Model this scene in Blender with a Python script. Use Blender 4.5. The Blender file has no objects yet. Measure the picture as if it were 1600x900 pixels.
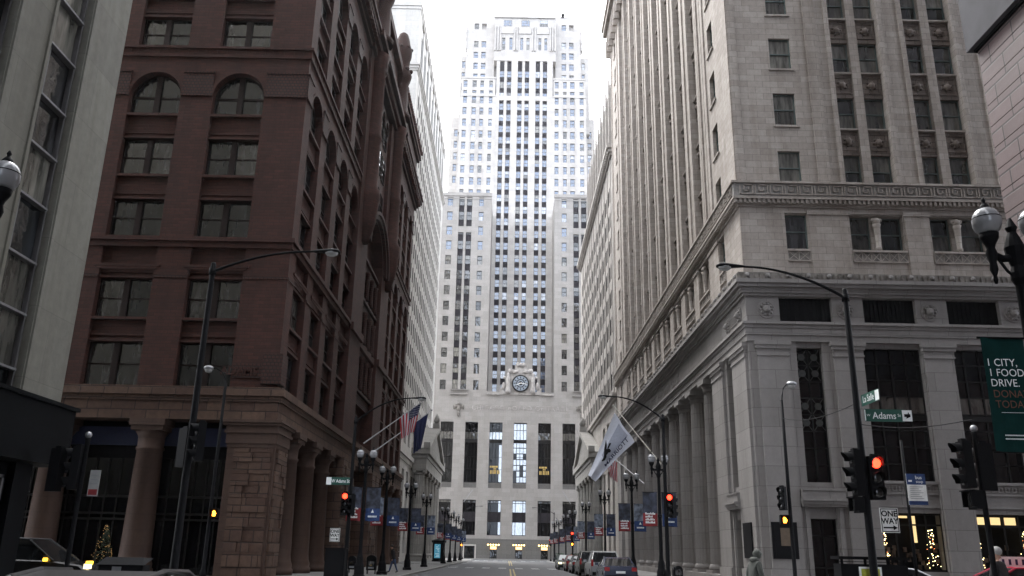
import bpy, bmesh, math, random
from mathutils import Vector, Matrix
R = math.radians
random.seed(7)
SC = bpy.context.scene
COL = SC.collection

# ---------------------------------------------------------------- camera
cam = bpy.data.cameras.new('camera')
cam.sensor_width = 36.0
cam.lens = 1315.66 / 1600 * 36
cam.clip_start = 0.1
cam.clip_end = 3000
camo = bpy.data.objects.new('camera', cam)
COL.objects.link(camo)
_ax = Vector((0.999822, 0.0188605, -0.0005866))
_ay = Vector((-0.0050777, 0.298837, 0.954291))
_az = Vector((0.0181737, -0.954118, 0.298880))
m = Matrix(((_ax[0], -_ax[1], -_ax[2]), (_ay[0], -_ay[1], -_ay[2]), (_az[0], -_az[1], -_az[2]))).to_4x4()
m.translation = Vector((0, 0, 1.65))
camo.matrix_world = m
SC.camera = camo

# ---------------------------------------------------------------- light
SUN_EL, SUN_AZ = 52.0, -26.0      # degrees; azimuth from +Y (down the street), negative = to the left
w = bpy.data.worlds.new('World')
SC.world = w
w.use_nodes = True
nt = w.node_tree
bg = nt.nodes['Background']
sky = nt.nodes.new('ShaderNodeTexSky')
sky.sky_type = 'NISHITA'
sky.sun_disc = False
sky.sun_elevation = R(SUN_EL)
sky.sun_rotation = R(SUN_AZ)
sky.air_density = 1.0
sky.dust_density = 5.0
hs = nt.nodes.new('ShaderNodeHueSaturation')
hs.inputs['Saturation'].default_value = 0.10       # a bright overcast deck: nearly white
mixc = nt.nodes.new('ShaderNodeMix')
mixc.data_type = 'RGBA'
mixc.inputs[0].default_value = 0.7
# thin cloud deck: bluish away from the sun, brighter and whiter around it
tcn = nt.nodes.new('ShaderNodeTexCoord')
dt = nt.nodes.new('ShaderNodeVectorMath'); dt.operation = 'DOT_PRODUCT'
dt.inputs[1].default_value = (math.sin(R(SUN_AZ)) * math.cos(R(SUN_EL)), math.cos(R(SUN_AZ)) * math.cos(R(SUN_EL)), math.sin(R(SUN_EL)))
nt.links.new(tcn.outputs['Generated'], dt.inputs[0])
rmp = nt.nodes.new('ShaderNodeValToRGB')
rmp.color_ramp.elements[0].position = 0.25; rmp.color_ramp.elements[0].color = (.30, .345, .42, 1)
rmp.color_ramp.elements[1].position = 1.0; rmp.color_ramp.elements[1].color = (.97, .99, 1.02, 1)
mpr = nt.nodes.new('ShaderNodeMapRange'); mpr.inputs['From Min'].default_value = -1; mpr.inputs['From Max'].default_value = 1
nt.links.new(dt.outputs['Value'], mpr.inputs['Value']); nt.links.new(mpr.outputs[0], rmp.inputs[0])
scl = nt.nodes.new('ShaderNodeVectorMath'); scl.operation = 'SCALE'; scl.inputs['Scale'].default_value = 34.0
szn = nt.nodes.new('ShaderNodeSeparateXYZ'); nt.links.new(tcn.outputs['Generated'], szn.inputs[0])
hr = nt.nodes.new('ShaderNodeMapRange'); hr.inputs['From Min'].default_value = 0.0; hr.inputs['From Max'].default_value = 0.8   # the deck is brighter towards the horizon
hr.inputs['To Min'].default_value = 1.9; hr.inputs['To Max'].default_value = 0.75
nt.links.new(szn.outputs[2], hr.inputs['Value'])
hmul = nt.nodes.new('ShaderNodeVectorMath'); hmul.operation = 'SCALE'
nt.links.new(rmp.outputs[0], hmul.inputs[0]); nt.links.new(hr.outputs[0], hmul.inputs['Scale'])
nt.links.new(hmul.outputs[0], scl.inputs[0]); nt.links.new(scl.outputs[0], mixc.inputs[7])
nt.links.new(sky.outputs[0], hs.inputs['Color'])
nt.links.new(hs.outputs[0], mixc.inputs[6])
nt.links.new(mixc.outputs[2], bg.inputs['Color'])
bg.inputs['Strength'].default_value = 0.12
sl = bpy.data.lights.new('sun', 'SUN')
sl.energy = 2.4
sl.angle = R(22)
sl.color = (1.0, 0.975, 0.95)
so = bpy.data.objects.new('sun', sl)
COL.objects.link(so)
d = Vector((math.sin(R(SUN_AZ)) * math.cos(R(SUN_EL)), math.cos(R(SUN_AZ)) * math.cos(R(SUN_EL)), math.sin(R(SUN_EL))))
so.rotation_euler = d.to_track_quat('Z', 'Y').to_euler()
so.location = d * 300
SC.view_settings.view_transform = 'Standard'
SC.view_settings.look = 'None'
SC.view_settings.gamma = 1.0
SC.view_settings.use_curve_mapping = False
SC.view_settings.exposure = 1.05
SC.render.engine = 'CYCLES'
SC.cycles.use_denoising = True
SC.cycles.max_bounces = 6
SC.cycles.diffuse_bounces = 4
SC.cycles.volume_bounces = 0

# ---------------------------------------------------------------- mesh helpers
class MB:
    def __init__(s):
        s.v = []; s.f = []; s.m = []; s.sm = []; s.cuts = []
    def face(s, pts, mi=0, smooth=False):
        b = len(s.v); s.v.extend([tuple(p) for p in pts]); s.f.append(tuple(range(b, b + len(pts)))); s.m.append(mi); s.sm.append(smooth)
    def box(s, x0, x1, y0, y1, z0, z1, mi=0):
        if x0 > x1: x0, x1 = x1, x0
        if y0 > y1: y0, y1 = y1, y0
        if z0 > z1: z0, z1 = z1, z0
        b = len(s.v)
        s.v += [(x0, y0, z0), (x1, y0, z0), (x1, y1, z0), (x0, y1, z0), (x0, y0, z1), (x1, y0, z1), (x1, y1, z1), (x0, y1, z1)]
        for q in ((0, 3, 2, 1), (4, 5, 6, 7), (0, 1, 5, 4), (1, 2, 6, 5), (2, 3, 7, 6), (3, 0, 4, 7)):
            s.f.append(tuple(b + i for i in q)); s.m.append(mi); s.sm.append(False)
    def lathe(s, prof, cx=0, cy=0, n=16, mi=0, smooth=True, cap=True, flute=0):
        b = len(s.v)
        for r, z in prof:
            for i in range(n):
                a = 2 * math.pi * i / n
                rr = r * (1 - (flute if i % 2 else 0))
                s.v.append((cx + rr * math.cos(a), cy + rr * math.sin(a), z))
        for k in range(len(prof) - 1):
            for i in range(n):
                j = (i + 1) % n
                s.f.append((b + k * n + i, b + k * n + j, b + (k + 1) * n + j, b + (k + 1) * n + i)); s.m.append(mi); s.sm.append(smooth and not flute)
        if cap:
            s.f.append(tuple(b + i for i in range(n))[::-1]); s.m.append(mi); s.sm.append(False)
            t = b + (len(prof) - 1) * n
            s.f.append(tuple(t + i for i in range(n))); s.m.append(mi); s.sm.append(False)
    def tube(s, pts, rad, n=8, mi=0, cap=True):
        pts = [Vector(p) for p in pts]
        if not isinstance(rad, (list, tuple)): rad = [rad] * len(pts)
        b = len(s.v)
        for k, p in enumerate(pts):
            t = (pts[min(k + 1, len(pts) - 1)] - pts[max(k - 1, 0)]).normalized()
            up = Vector((0, 0, 1)) if abs(t.z) < 0.95 else Vector((1, 0, 0))
            a = t.cross(up).normalized(); c = t.cross(a).normalized()
            for i in range(n):
                g = 2 * math.pi * i / n
                s.v.append(tuple(p + a * math.cos(g) * rad[k] + c * math.sin(g) * rad[k]))
        for k in range(len(pts) - 1):
            for i in range(n):
                j = (i + 1) % n
                s.f.append((b + k * n + i, b + k * n + j, b + (k + 1) * n + j, b + (k + 1) * n + i)); s.m.append(mi); s.sm.append(True)
        if cap:
            s.f.append(tuple(b + i for i in range(n))); s.m.append(mi); s.sm.append(False)
            t = b + (len(pts) - 1) * n
            s.f.append(tuple(t + i for i in range(n))); s.m.append(mi); s.sm.append(False)
    def ball(s, c, r, mi=0, nu=12, nv=8, sx=1, sy=1, sz=1):
        prof = []
        b = len(s.v)
        for k in range(nv + 1):
            th = math.pi * k / nv
            for i in range(nu):
                a = 2 * math.pi * i / nu
                s.v.append((c[0] + sx * r * math.sin(th) * math.cos(a), c[1] + sy * r * math.sin(th) * math.sin(a), c[2] + sz * r * math.cos(th)))
        for k in range(nv):
            for i in range(nu):
                j = (i + 1) % nu
                s.f.append((b + k * nu + i, b + k * nu + j, b + (k + 1) * nu + j, b + (k + 1) * nu + i)); s.m.append(mi); s.sm.append(True)
    def merge(s, o, T, mimap=None):
        b = len(s.v)
        for p in o.v: s.v.append(T(p))
        for q, mi, sm in zip(o.f, o.m, o.sm):
            s.f.append(tuple(b + i for i in q)); s.m.append(mi if mimap is None else mimap[mi]); s.sm.append(sm)
    def mesh(s, name, mats):
        me = bpy.data.meshes.new(name)
        me.from_pydata(s.v, [], s.f)
        for mt in (mats if isinstance(mats, (list, tuple)) else [mats]): me.materials.append(mt)
        me.polygons.foreach_set('material_index', s.m)
        me.polygons.foreach_set('use_smooth', s.sm)
        me.update()
        return me
    def cut(s):
        """ends one piece; build_each makes every piece a part of its own"""
        s.cuts.append((len(s.v), len(s.f)))
    def build_each(s, name, mats, parent, budget=100):
        if not s.cuts or s.cuts[-1][1] != len(s.f): s.cut()
        v0 = f0 = 0; out = []
        cuts = s.cuts
        if len(cuts) > budget: cuts = cuts[:budget - 1] + [cuts[-1]]
        for i, (v1, f1) in enumerate(cuts):
            if f1 == f0: continue
            q = MB(); q.v = s.v[v0:v1]; q.f = [tuple(k - v0 for k in t) for t in s.f[f0:f1]]; q.m = s.m[f0:f1]; q.sm = s.sm[f0:f1]
            o = q.build(name, mats, parent)
            if len(s.cuts) > budget and i == len(cuts) - 1: o['kind'] = 'stuff'
            out.append(o); v0, f0 = v1, f1
        return out
    def build(s, name, mats, parent=None, world=True):
        """one mesh object; vertices given in world coordinates unless world=False"""
        o = bpy.data.objects.new(name, s.mesh(name, mats))
        COL.objects.link(o)
        if parent is not None:
            o.parent = parent
            if world:
                p = parent; off = Vector((0, 0, 0))
                while p is not None: off += p.location; p = p.parent
                o.location = -off
        return o

def root(name, loc, label, cat, group=None):
    o = bpy.data.objects.new(name, None)
    o.empty_display_size = 0.5
    o.location = loc
    COL.objects.link(o)
    o['label'] = label; o['category'] = cat
    if group: o['group'] = group
    return o

def structure(o):
    o['kind'] = 'structure'
    return o

def tag(o, label, cat, group=None):
    o['label'] = label; o['category'] = cat
    if group: o['group'] = group
    return o

def copy_tree(o, parent=None):
    c = o.copy(); COL.objects.link(c)
    if parent: c.parent = parent
    for ch in list(o.children): copy_tree(ch, c)
    return c

_tc = {}
def text_mb(body, size=1.0, bold=0.0, align='CENTER', depth=0.0, spacing=1.0, sx=1.0):
    """letters as an MB lying in the XZ plane, facing -Y, centred on x=0, baseline z=0"""
    cu = bpy.data.curves.new('t', 'FONT')
    cu.body = body; cu.size = size; cu.align_x = align; cu.offset = bold; cu.extrude = depth; cu.space_character = spacing
    cu.resolution_u = 3
    ob = bpy.data.objects.new('t', cu)
    COL.objects.link(ob)
    dg = bpy.context.evaluated_depsgraph_get()
    me = bpy.data.meshes.new_from_object(ob.evaluated_get(dg))
    b = MB()
    b.v = [(v.co.x * sx, -v.co.z, v.co.y) for v in me.vertices]
    b.f = [tuple(p.vertices) for p in me.polygons]
    b.m = [0] * len(b.f); b.sm = [False] * len(b.f)
    bpy.data.objects.remove(ob); bpy.data.curves.remove(cu); bpy.data.meshes.remove(me)
    return b

# ---------------------------------------------------------------- materials
def newmat(name):
    mt = bpy.data.materials.new(name); mt.use_nodes = True
    n = mt.node_tree.nodes; return mt, n, mt.node_tree.links, n['Principled BSDF']

def plain(name, col, rough=0.6, metal=0.0, noise=0.12, nscale=6.0, bump=0.0, spec=0.5, coat=0.0):
    mt, n, l, p = newmat(name)
    geo = n.new('ShaderNodeTexCoord')
    ns = n.new('ShaderNodeTexNoise'); ns.inputs['Scale'].default_value = nscale; ns.inputs['Detail'].default_value = 5
    l.new(geo.outputs['Object'], ns.inputs['Vector'])
    r = n.new('ShaderNodeMapRange'); r.inputs['From Min'].default_value = .3; r.inputs['From Max'].default_value = .7
    r.inputs['To Min'].default_value = 1 - noise; r.inputs['To Max'].default_value = 1 + noise
    l.new(ns.outputs['Fac'], r.inputs['Value'])
    mx = n.new('ShaderNodeMix'); mx.data_type = 'RGBA'; mx.blend_type = 'MULTIPLY'; mx.inputs[0].default_value = 1
    mx.inputs[6].default_value = (*col, 1)
    l.new(r.outputs['Result'], mx.inputs[7])
    l.new(mx.outputs[2], p.inputs['Base Color'])
    p.inputs['Roughness'].default_value = rough; p.inputs['Metallic'].default_value = metal
    p.inputs['Specular IOR Level'].default_value = spec
    if coat: p.inputs['Coat Weight'].default_value = coat; p.inputs['Coat Roughness'].default_value = .05
    if bump:
        b = n.new('ShaderNodeBump'); b.inputs['Strength'].default_value = bump; b.inputs['Distance'].default_value = .02
        l.new(ns.outputs['Fac'], b.inputs['Height']); l.new(b.outputs[0], p.inputs['Normal'])
    return mt

def masonry(name, c1, c2, mortar, bw, bh, ms=0.012, rough=0.85, stain=0.25, bump=0.4, stain_col=(0.35, 0.33, 0.3), fine=0.15, spec=0.3, sx=0.55):
    """block or brick courses laid out along the wall by its own world position (u = x + y, v = z)"""
    mt, n, l, p = newmat(name)
    geo = n.new('ShaderNodeNewGeometry')
    sp = n.new('ShaderNodeSeparateXYZ'); l.new(geo.outputs['Position'], sp.inputs[0])
    ad = n.new('ShaderNodeMath'); l.new(sp.outputs[0], ad.inputs[0]); l.new(sp.outputs[1], ad.inputs[1])
    cb = n.new('ShaderNodeCombineXYZ'); l.new(ad.outputs[0], cb.inputs[0]); l.new(sp.outputs[2], cb.inputs[1])
    br = n.new('ShaderNodeTexBrick')
    br.inputs['Scale'].default_value = 1; br.inputs['Brick Width'].default_value = bw; br.inputs['Row Height'].default_value = bh
    br.inputs['Mortar Size'].default_value = ms; br.inputs['Mortar Smooth'].default_value = .3; br.inputs['Bias'].default_value = 0
    br.inputs['Color1'].default_value = (*c1, 1); br.inputs['Color2'].default_value = (*c2, 1); br.inputs['Mortar'].default_value = (*mortar, 1)
    l.new(cb.outputs[0], br.inputs['Vector'])
    # weathering: long vertical streaks and broad patches
    mp = n.new('ShaderNodeMapping'); mp.inputs['Scale'].default_value = (sx, sx, 0.07)
    l.new(geo.outputs['Position'], mp.inputs['Vector'])
    n1 = n.new('ShaderNodeTexNoise'); n1.inputs['Scale'].default_value = 1.0; n1.inputs['Detail'].default_value = 7; n1.inputs['Roughness'].default_value = .65
    l.new(mp.outputs[0], n1.inputs['Vector'])
    mr = n.new('ShaderNodeMapRange'); mr.inputs['From Min'].default_value = .45; mr.inputs['From Max'].default_value = .75
    mr.inputs['To Max'].default_value = stain
    l.new(n1.outputs['Fac'], mr.inputs['Value'])
    mx = n.new('ShaderNodeMix'); mx.data_type = 'RGBA'; mx.blend_type = 'MULTIPLY'
    l.new(mr.outputs['Result'], mx.inputs[0]); l.new(br.outputs['Color'], mx.inputs[6]); mx.inputs[7].default_value = (*stain_col, 1)
    n2 = n.new('ShaderNodeTexNoise'); n2.inputs['Scale'].default_value = 3.5; n2.inputs['Detail'].default_value = 8; n2.inputs['Roughness'].default_value = .7
    l.new(geo.outputs['Position'], n2.inputs['Vector'])
    m2 = n.new('ShaderNodeMapRange'); m2.inputs['From Min'].default_value = .3; m2.inputs['From Max'].default_value = .7
    m2.inputs['To Min'].default_value = 1 - fine; m2.inputs['To Max'].default_value = 1 + fine
    l.new(n2.outputs['Fac'], m2.inputs['Value'])
    mm = n.new('ShaderNodeMix'); mm.data_type = 'RGBA'; mm.blend_type = 'MULTIPLY'; mm.inputs[0].default_value = 1
    l.new(mx.outputs[2], mm.inputs[6]); l.new(m2.outputs['Result'], mm.inputs[7])
    l.new(mm.outputs[2], p.inputs['Base Color'])
    p.inputs['Roughness'].default_value = rough; p.inputs['Specular IOR Level'].default_value = spec
    h = n.new('ShaderNodeMath'); h.operation = 'MULTIPLY_ADD'
    l.new(n2.outputs['Fac'], h.inputs[0]); h.inputs[1].default_value = .6
    inv = n.new('ShaderNodeMath'); inv.operation = 'SUBTRACT'; inv.inputs[0].default_value = 1; l.new(br.outputs['Fac'], inv.inputs[1])
    l.new(inv.outputs[0], h.inputs[2])
    b = n.new('ShaderNodeBump'); b.inputs['Strength'].default_value = bump; b.inputs['Distance'].default_value = .03
    l.new(h.outputs[0], b.inputs['Height']); l.new(b.outputs[0], p.inputs['Normal'])
    return mt

def glass(name, col, rough=0.04, spec=0.9, wob=0.02, ior=1.6, lo=.45, hi=1.5):
    mt, n, l, p = newmat(name)
    geo = n.new('ShaderNodeNewGeometry')
    ns = n.new('ShaderNodeTexNoise'); ns.inputs['Scale'].default_value = 0.9; ns.inputs['Detail'].default_value = 2
    l.new(geo.outputs['Position'], ns.inputs['Vector'])
    b = n.new('ShaderNodeBump'); b.inputs['Strength'].default_value = wob; b.inputs['Distance'].default_value = .5
    l.new(ns.outputs['Fac'], b.inputs['Height']); l.new(b.outputs[0], p.inputs['Normal'])
    n3 = n.new('ShaderNodeTexNoise'); n3.inputs['Scale'].default_value = 1.7; n3.inputs['Detail'].default_value = 4
    mp = n.new('ShaderNodeMapping'); mp.inputs['Scale'].default_value = (2.5, 2.5, .4)
    l.new(geo.outputs['Position'], mp.inputs['Vector']); l.new(mp.outputs[0], n3.inputs['Vector'])
    cr = n.new('ShaderNodeMapRange'); cr.inputs['From Min'].default_value = .35; cr.inputs['From Max'].default_value = .65  # streaky tone put into the base colour to imitate reflections
    cr.inputs['To Min'].default_value = lo; cr.inputs['To Max'].default_value = hi
    l.new(n3.outputs['Fac'], cr.inputs['Value'])
    mx = n.new('ShaderNodeMix'); mx.data_type = 'RGBA'; mx.blend_type = 'MULTIPLY'; mx.inputs[0].default_value = 1
    mx.inputs[6].default_value = (*col, 1); l.new(cr.outputs['Result'], mx.inputs[7]); l.new(mx.outputs[2], p.inputs['Base Color'])
    p.inputs['Roughness'].default_value = rough; p.inputs['Specular IOR Level'].default_value = spec; p.inputs['IOR'].default_value = ior
    return mt

def emit(name, col, s):
    mt, n, l, p = newmat(name)
    p.inputs['Base Color'].default_value = (*[c * .3 for c in col], 1)
    p.inputs['Emission Color'].default_value = (*col, 1); p.inputs['Emission Strength'].default_value = s
    return mt

M = {}
M['brown'] = masonry('brown_brick', (0.03455, 0.01161, 0.007896), (0.0535, 0.01777, 0.01185), (0.02011, 0.007713, 0.005483), .62, .2, .014, .8, .7, .5, (.45, .4, .42), fine=.22, sx=.8)
M['brown_t'] = masonry('brown_terracotta', (0.03901, 0.01209, 0.007966), (0.04984, 0.01564, 0.01023), (0.01301, 0.004978, 0.003411), .22, .2, .035, .75, .3, .8)
M['granite_red'] = masonry('red_granite', (0.06537, 0.03604, 0.02621), (0.09851, 0.05908, 0.04163), (0.02731, 0.01641, 0.01272), 1.3, .62, .03, .8, .35, .7, fine=.25)
M['granite_smooth'] = masonry('red_granite_smooth', (0.05796, 0.03215, 0.02374), (0.06569, 0.03818, 0.02782), (0.03478, 0.02009, 0.01484), 1.6, .8, .01, .7, .3, .3, fine=.15)
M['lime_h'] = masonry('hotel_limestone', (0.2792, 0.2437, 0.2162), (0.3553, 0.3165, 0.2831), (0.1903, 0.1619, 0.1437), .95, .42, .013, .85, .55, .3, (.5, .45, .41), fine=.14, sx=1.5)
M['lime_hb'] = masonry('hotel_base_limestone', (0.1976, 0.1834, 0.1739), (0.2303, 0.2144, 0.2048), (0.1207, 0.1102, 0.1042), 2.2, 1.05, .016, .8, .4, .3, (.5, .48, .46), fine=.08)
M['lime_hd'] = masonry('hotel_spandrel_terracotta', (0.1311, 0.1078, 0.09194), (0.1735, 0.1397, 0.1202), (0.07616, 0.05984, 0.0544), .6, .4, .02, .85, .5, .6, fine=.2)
M['lime_d'] = plain('sooty_carved_stone', (.16, .145, .13), .9, noise=.5, nscale=3, bump=.8)  # dark mottled stone: lion band, emblems, sheets behind the lattice
M["lime_c"] = masonry("cbot_limestone", (0.3742, 0.352, 0.3321), (0.4396, 0.413, 0.3898), (0.2904, 0.2747, 0.2578), 1.8, .9, .012, .85, .35, .2, (.6, .57, .54), fine=.06)  # lightened over the lower copy: glare on the tower put into the colour
M["lime_cl"] = masonry("cbot_lower_limestone", (0.2454, 0.2308, 0.2178), (0.2882, 0.2708, 0.2556), (0.1904, 0.1802, 0.169), 1.8, .9, .012, .85, .35, .2, (.6, .57, .54), fine=.06)  # darker copy of the tower stone, street-canyon shade put into its colour
M['lime_cd'] = masonry('cbot_base_granite', (0.11, 0.105, 0.1), (0.125, 0.12, 0.115), (0.075, 0.07, 0.07), 2.2, 1.0, .02, .6, .2, .2)
M['lime_f'] = masonry('fed_limestone', (0.3127, 0.287, 0.2631), (0.3554, 0.3247, 0.2968), (0.2346, 0.2118, 0.1957), 1.6, .8, .012, .85, .4, .25, (.5, .48, .45), fine=.08)
M['lime_b'] = masonry('bank_limestone', (0.4569, 0.4387, 0.4158), (0.5027, 0.4843, 0.4569), (0.3474, 0.329, 0.3106), 1.7, .8, .012, .85, .4, .25, (.55, .53, .5), fine=.06)
M['pale_a'] = masonry('pale_polished_stone', (0.1386, 0.1318, 0.113), (0.1604, 0.1537, 0.1296), (0.1008, 0.09409, 0.07981), 2.4, 1.9, .008, .7, .75, .15, (.6, .57, .5), fine=.14, sx=1.0)
M['black_stone'] = plain('black_granite', (.0045, .005, .006), .5, noise=.2, spec=.06)
M['pink'] = masonry('pink_granite', (0.1033, 0.07331, 0.07166), (0.1227, 0.08481, 0.08345), (0.02582, 0.01842, 0.0188), 1.15, .68, .03, .55, .2, .25, fine=.08)
M['grey_pl'] = plain('grey_cornice_stone', (.07, .068, .075), .8, spec=.15, noise=.15, nscale=1.5)
M['spand'] = plain('dark_bronze_spandrel', (.022, .019, .023), .6, noise=.3, nscale=2, spec=.15)
M['frame_g'] = plain('green_window_frame', (.07, .095, .09), .5)
M['frame_d'] = plain('dark_window_frame', (.014, .013, .013), .6, spec=.1)
M['frame_b'] = plain('brown_window_frame', (.018, .012, .011), .6, spec=.12)
M['frame_l'] = plain('aluminium_frame', (.16, .155, .16), .5, metal=.4)
M['g_dark'] = glass('glass_dark', (.008, .009, .010), spec=.8, ior=1.5, wob=.08, lo=.1, hi=3.2)
M['g_black'] = glass('glass_unlit', (.004, .004, .005), spec=.35, ior=1.45, wob=.02)
M['g_mid'] = glass('glass_mid', (.022, .022, .023), spec=.9, ior=1.6, wob=.14, lo=.1, hi=2.2)
M['g_blind'] = glass('glass_with_blind', (.12, .115, .10), spec=.8, wob=.08)
M['g_curt'] = glass('glass_with_curtain', (.06, .057, .05), spec=.8, wob=.1)
M['g_sky'] = glass('glass_facing_sky', (.045, .075, .135), rough=.03, spec=.9, ior=1.7)  # blue sky reflection put into the base colour
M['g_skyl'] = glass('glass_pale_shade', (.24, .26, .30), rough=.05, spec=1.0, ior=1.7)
M['void'] = plain('opening_screen', (.008, .008, .009), .9, noise=.1, spec=.05)
M['asphalt'] = plain('asphalt', (.062, .063, .067), .8, noise=.25, nscale=1.2, bump=.3)
M['walk'] = masonry('pavement', (0.144, 0.141, 0.135), (0.168, 0.1632, 0.156), (0.072, 0.072, 0.072), 1.5, 1.5, .03, .85, .3, .2)
M['kerb'] = plain('kerb_stone', (.25, .245, .235), .8, noise=.2)
M['white'] = plain('white_paint', (.75, .75, .73), .6, noise=.15, nscale=4)
M['yellow'] = plain('yellow_paint', (.3, .22, .06), .6, noise=.2, nscale=4)
M['black'] = plain('black_cast_iron', (.007, .007, .008), .6, noise=.2, spec=.06)
M['blackm'] = plain('matt_black_plastic', (.007, .007, .008), .6, noise=.1, spec=.08)
M['steel'] = plain('galvanised_steel', (.28, .28, .29), .4, metal=.7)
M['globe'] = plain('milk_glass', (.26, .26, .27), .18, noise=.04, spec=.6)
M['lens_off'] = plain('lamp_lens', (.3, .3, .29), .2)
M['green'] = plain('sign_green', (.005, .065, .045), .6, noise=.05)
M['letter'] = plain('sign_white', (.78, .8, .8), .5, noise=.03)
M['bred'] = plain('banner_red', (.22, .018, .022), .8, noise=.2)
M['bblue'] = plain('banner_blue', (.015, .04, .13), .8, noise=.3)
M['bdark'] = plain('banner_photo_dark', (.035, .04, .06), .8, noise=.9, nscale=3.0)
M['bgrey'] = plain('banner_photo_grey', (.13, .15, .19), .8, noise=.8, nscale=3.5)
M['fgreen'] = plain('banner_green', (.004, .027, .025), .8, spec=.1, noise=.15)
M['orange_t'] = plain('banner_orange_text', (.11, .045, .025), .7, noise=.05)
M['red_on'] = emit('signal_red_lit', (1.0, .025, .01), 6)
M['orange_on'] = emit('signal_hand_lit', (1.0, .30, .02), 7)
M['lamp_y'] = emit('lit_entrance_lamp', (1.0, .74, .28), 5)
M['lamp_sign'] = emit('lit_entrance_sign', (1.0, .62, .25), 1.6)
M['warm_room'] = emit('lit_room', (1.0, .72, .33), .55)
M['fairy'] = emit('fairy_light', (1.0, .82, .38), 6)
M['fairyr'] = emit('fairy_light_red', (1.0, .3, .1), 3)
M['ind'] = emit('car_amber_lamp', (1.0, .55, .03), 3)
M['tail'] = plain('car_tail_lens', (.3, .012, .012), .2)
M['head'] = emit('car_head_lamp', (1.0, .85, .5), 1.4)
M['kiosk'] = emit('kiosk_screen', (.08, .30, .42), .35)
M['leaf_d'] = plain('dark_leaf', (.02, .045, .018), .7, noise=.5)
# ---------------------------------------------------------------- facades
class F:
    """a wall plane: kind S faces the camera (plane y), E faces +x (plane x), W faces -x. c runs along it, z up, w outward."""
    def __init__(s, kind, at): s.k = kind; s.at = at; s.rot = {'S': 0, 'E': R(90), 'W': R(-90), 'N': R(180)}[kind]
    def pt(s, c, z, w=0):
        if s.k == 'S': return (c, s.at - w, z)
        if s.k == 'N': return (c, s.at + w, z)
        if s.k == 'E': return (s.at + w, c, z)
        return (s.at - w, c, z)
    def bx(s, mb, c0, c1, z0, z1, w0, w1, mi=0):
        a = s.pt(c0, z0, w0); b = s.pt(c1, z1, w1)
        mb.box(a[0], b[0], a[1], b[1], a[2], b[2], mi)
    def grid(s, mb, lo, hi, z0, z1, cols, rows, wb=-.9, w=0.0, ws=-.25, mi=0, ms=None):
        """piers full height between the columns of openings, spandrels between the rows"""
        ms = mi if ms is None else ms
        cols = sorted(cols); c = lo
        for a, b in cols:
            if a - c > 1e-4: s.bx(mb, c, a, z0, z1, wb, w, mi)
            z = z0
            for r0, r1 in sorted(rows):
                if r0 - z > 1e-4: s.bx(mb, a, b, z, r0, wb, ws, ms)
                z = r1
            if z1 - z > 1e-4: s.bx(mb, a, b, z, z1, wb, ws, ms)
            c = b
        if hi - c > 1e-4: s.bx(mb, c, hi, z0, z1, wb, w, mi)
    def arch(s, mb, c0, c1, zs, zt, wb, w, mi=0, rise=None, n=14):
        """masonry above an arched opening: between the arc springing at zs and the level zt"""
        r = (c1 - c0) / 2; cc = (c0 + c1) / 2; rise = rise or r
        P = [(cc - r * math.cos(math.pi * i / n), zs + rise * math.sin(math.pi * i / n)) for i in range(n + 1)]
        for i in range(n):
            (a, za), (b, zb) = P[i], P[i + 1]
            mb.face([s.pt(a, za, w), s.pt(b, zb, w), s.pt(b, zt, w), s.pt(a, zt, w)], mi)
            mb.face([s.pt(a, za, w), s.pt(b, zb, w), s.pt(b, zb, wb), s.pt(a, za, wb)], mi)
    def ring(s, mb, c0, c1, zs, t, w0, w1, mi=0, rise=None, n=16):
        """raised arch moulding of thickness t outside the arc"""
        r = (c1 - c0) / 2; cc = (c0 + c1) / 2; rise = rise or r
        for i in range(n):
            q = []
            for k in (i, i + 1):
                a = math.pi * k / n
                q.append(((cc - r * math.cos(a), zs + rise * math.sin(a)), (cc - (r + t) * math.cos(a), zs + (rise + t) * math.sin(a))))
            (i0, o0), (i1, o1) = q
            mb.face([s.pt(*i0, w1), s.pt(*i1, w1), s.pt(*o1, w1), s.pt(*o0, w1)], mi)
            mb.face([s.pt(*o0, w0), s.pt(*o1, w0), s.pt(*o1, w1), s.pt(*o0, w1)], mi)
            mb.face([s.pt(*i0, w0), s.pt(*i1, w0), s.pt(*i1, w1), s.pt(*i0, w1)], mi)
    def disc(s, mb, c, z, r, w0, w1, mi=0, n=18, r2=None):
        r2 = r if r2 is None else r2
        o = [s.pt(c + r * math.cos(2 * math.pi * i / n), z + r * math.sin(2 * math.pi * i / n), w0) for i in range(n)]
        p = [s.pt(c + r2 * math.cos(2 * math.pi * i / n), z + r2 * math.sin(2 * math.pi * i / n), w1) for i in range(n)]
        mb.face(p, mi)
        for i in range(n): mb.face([o[i], o[(i + 1) % n], p[(i + 1) % n], p[i]], mi)

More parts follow.
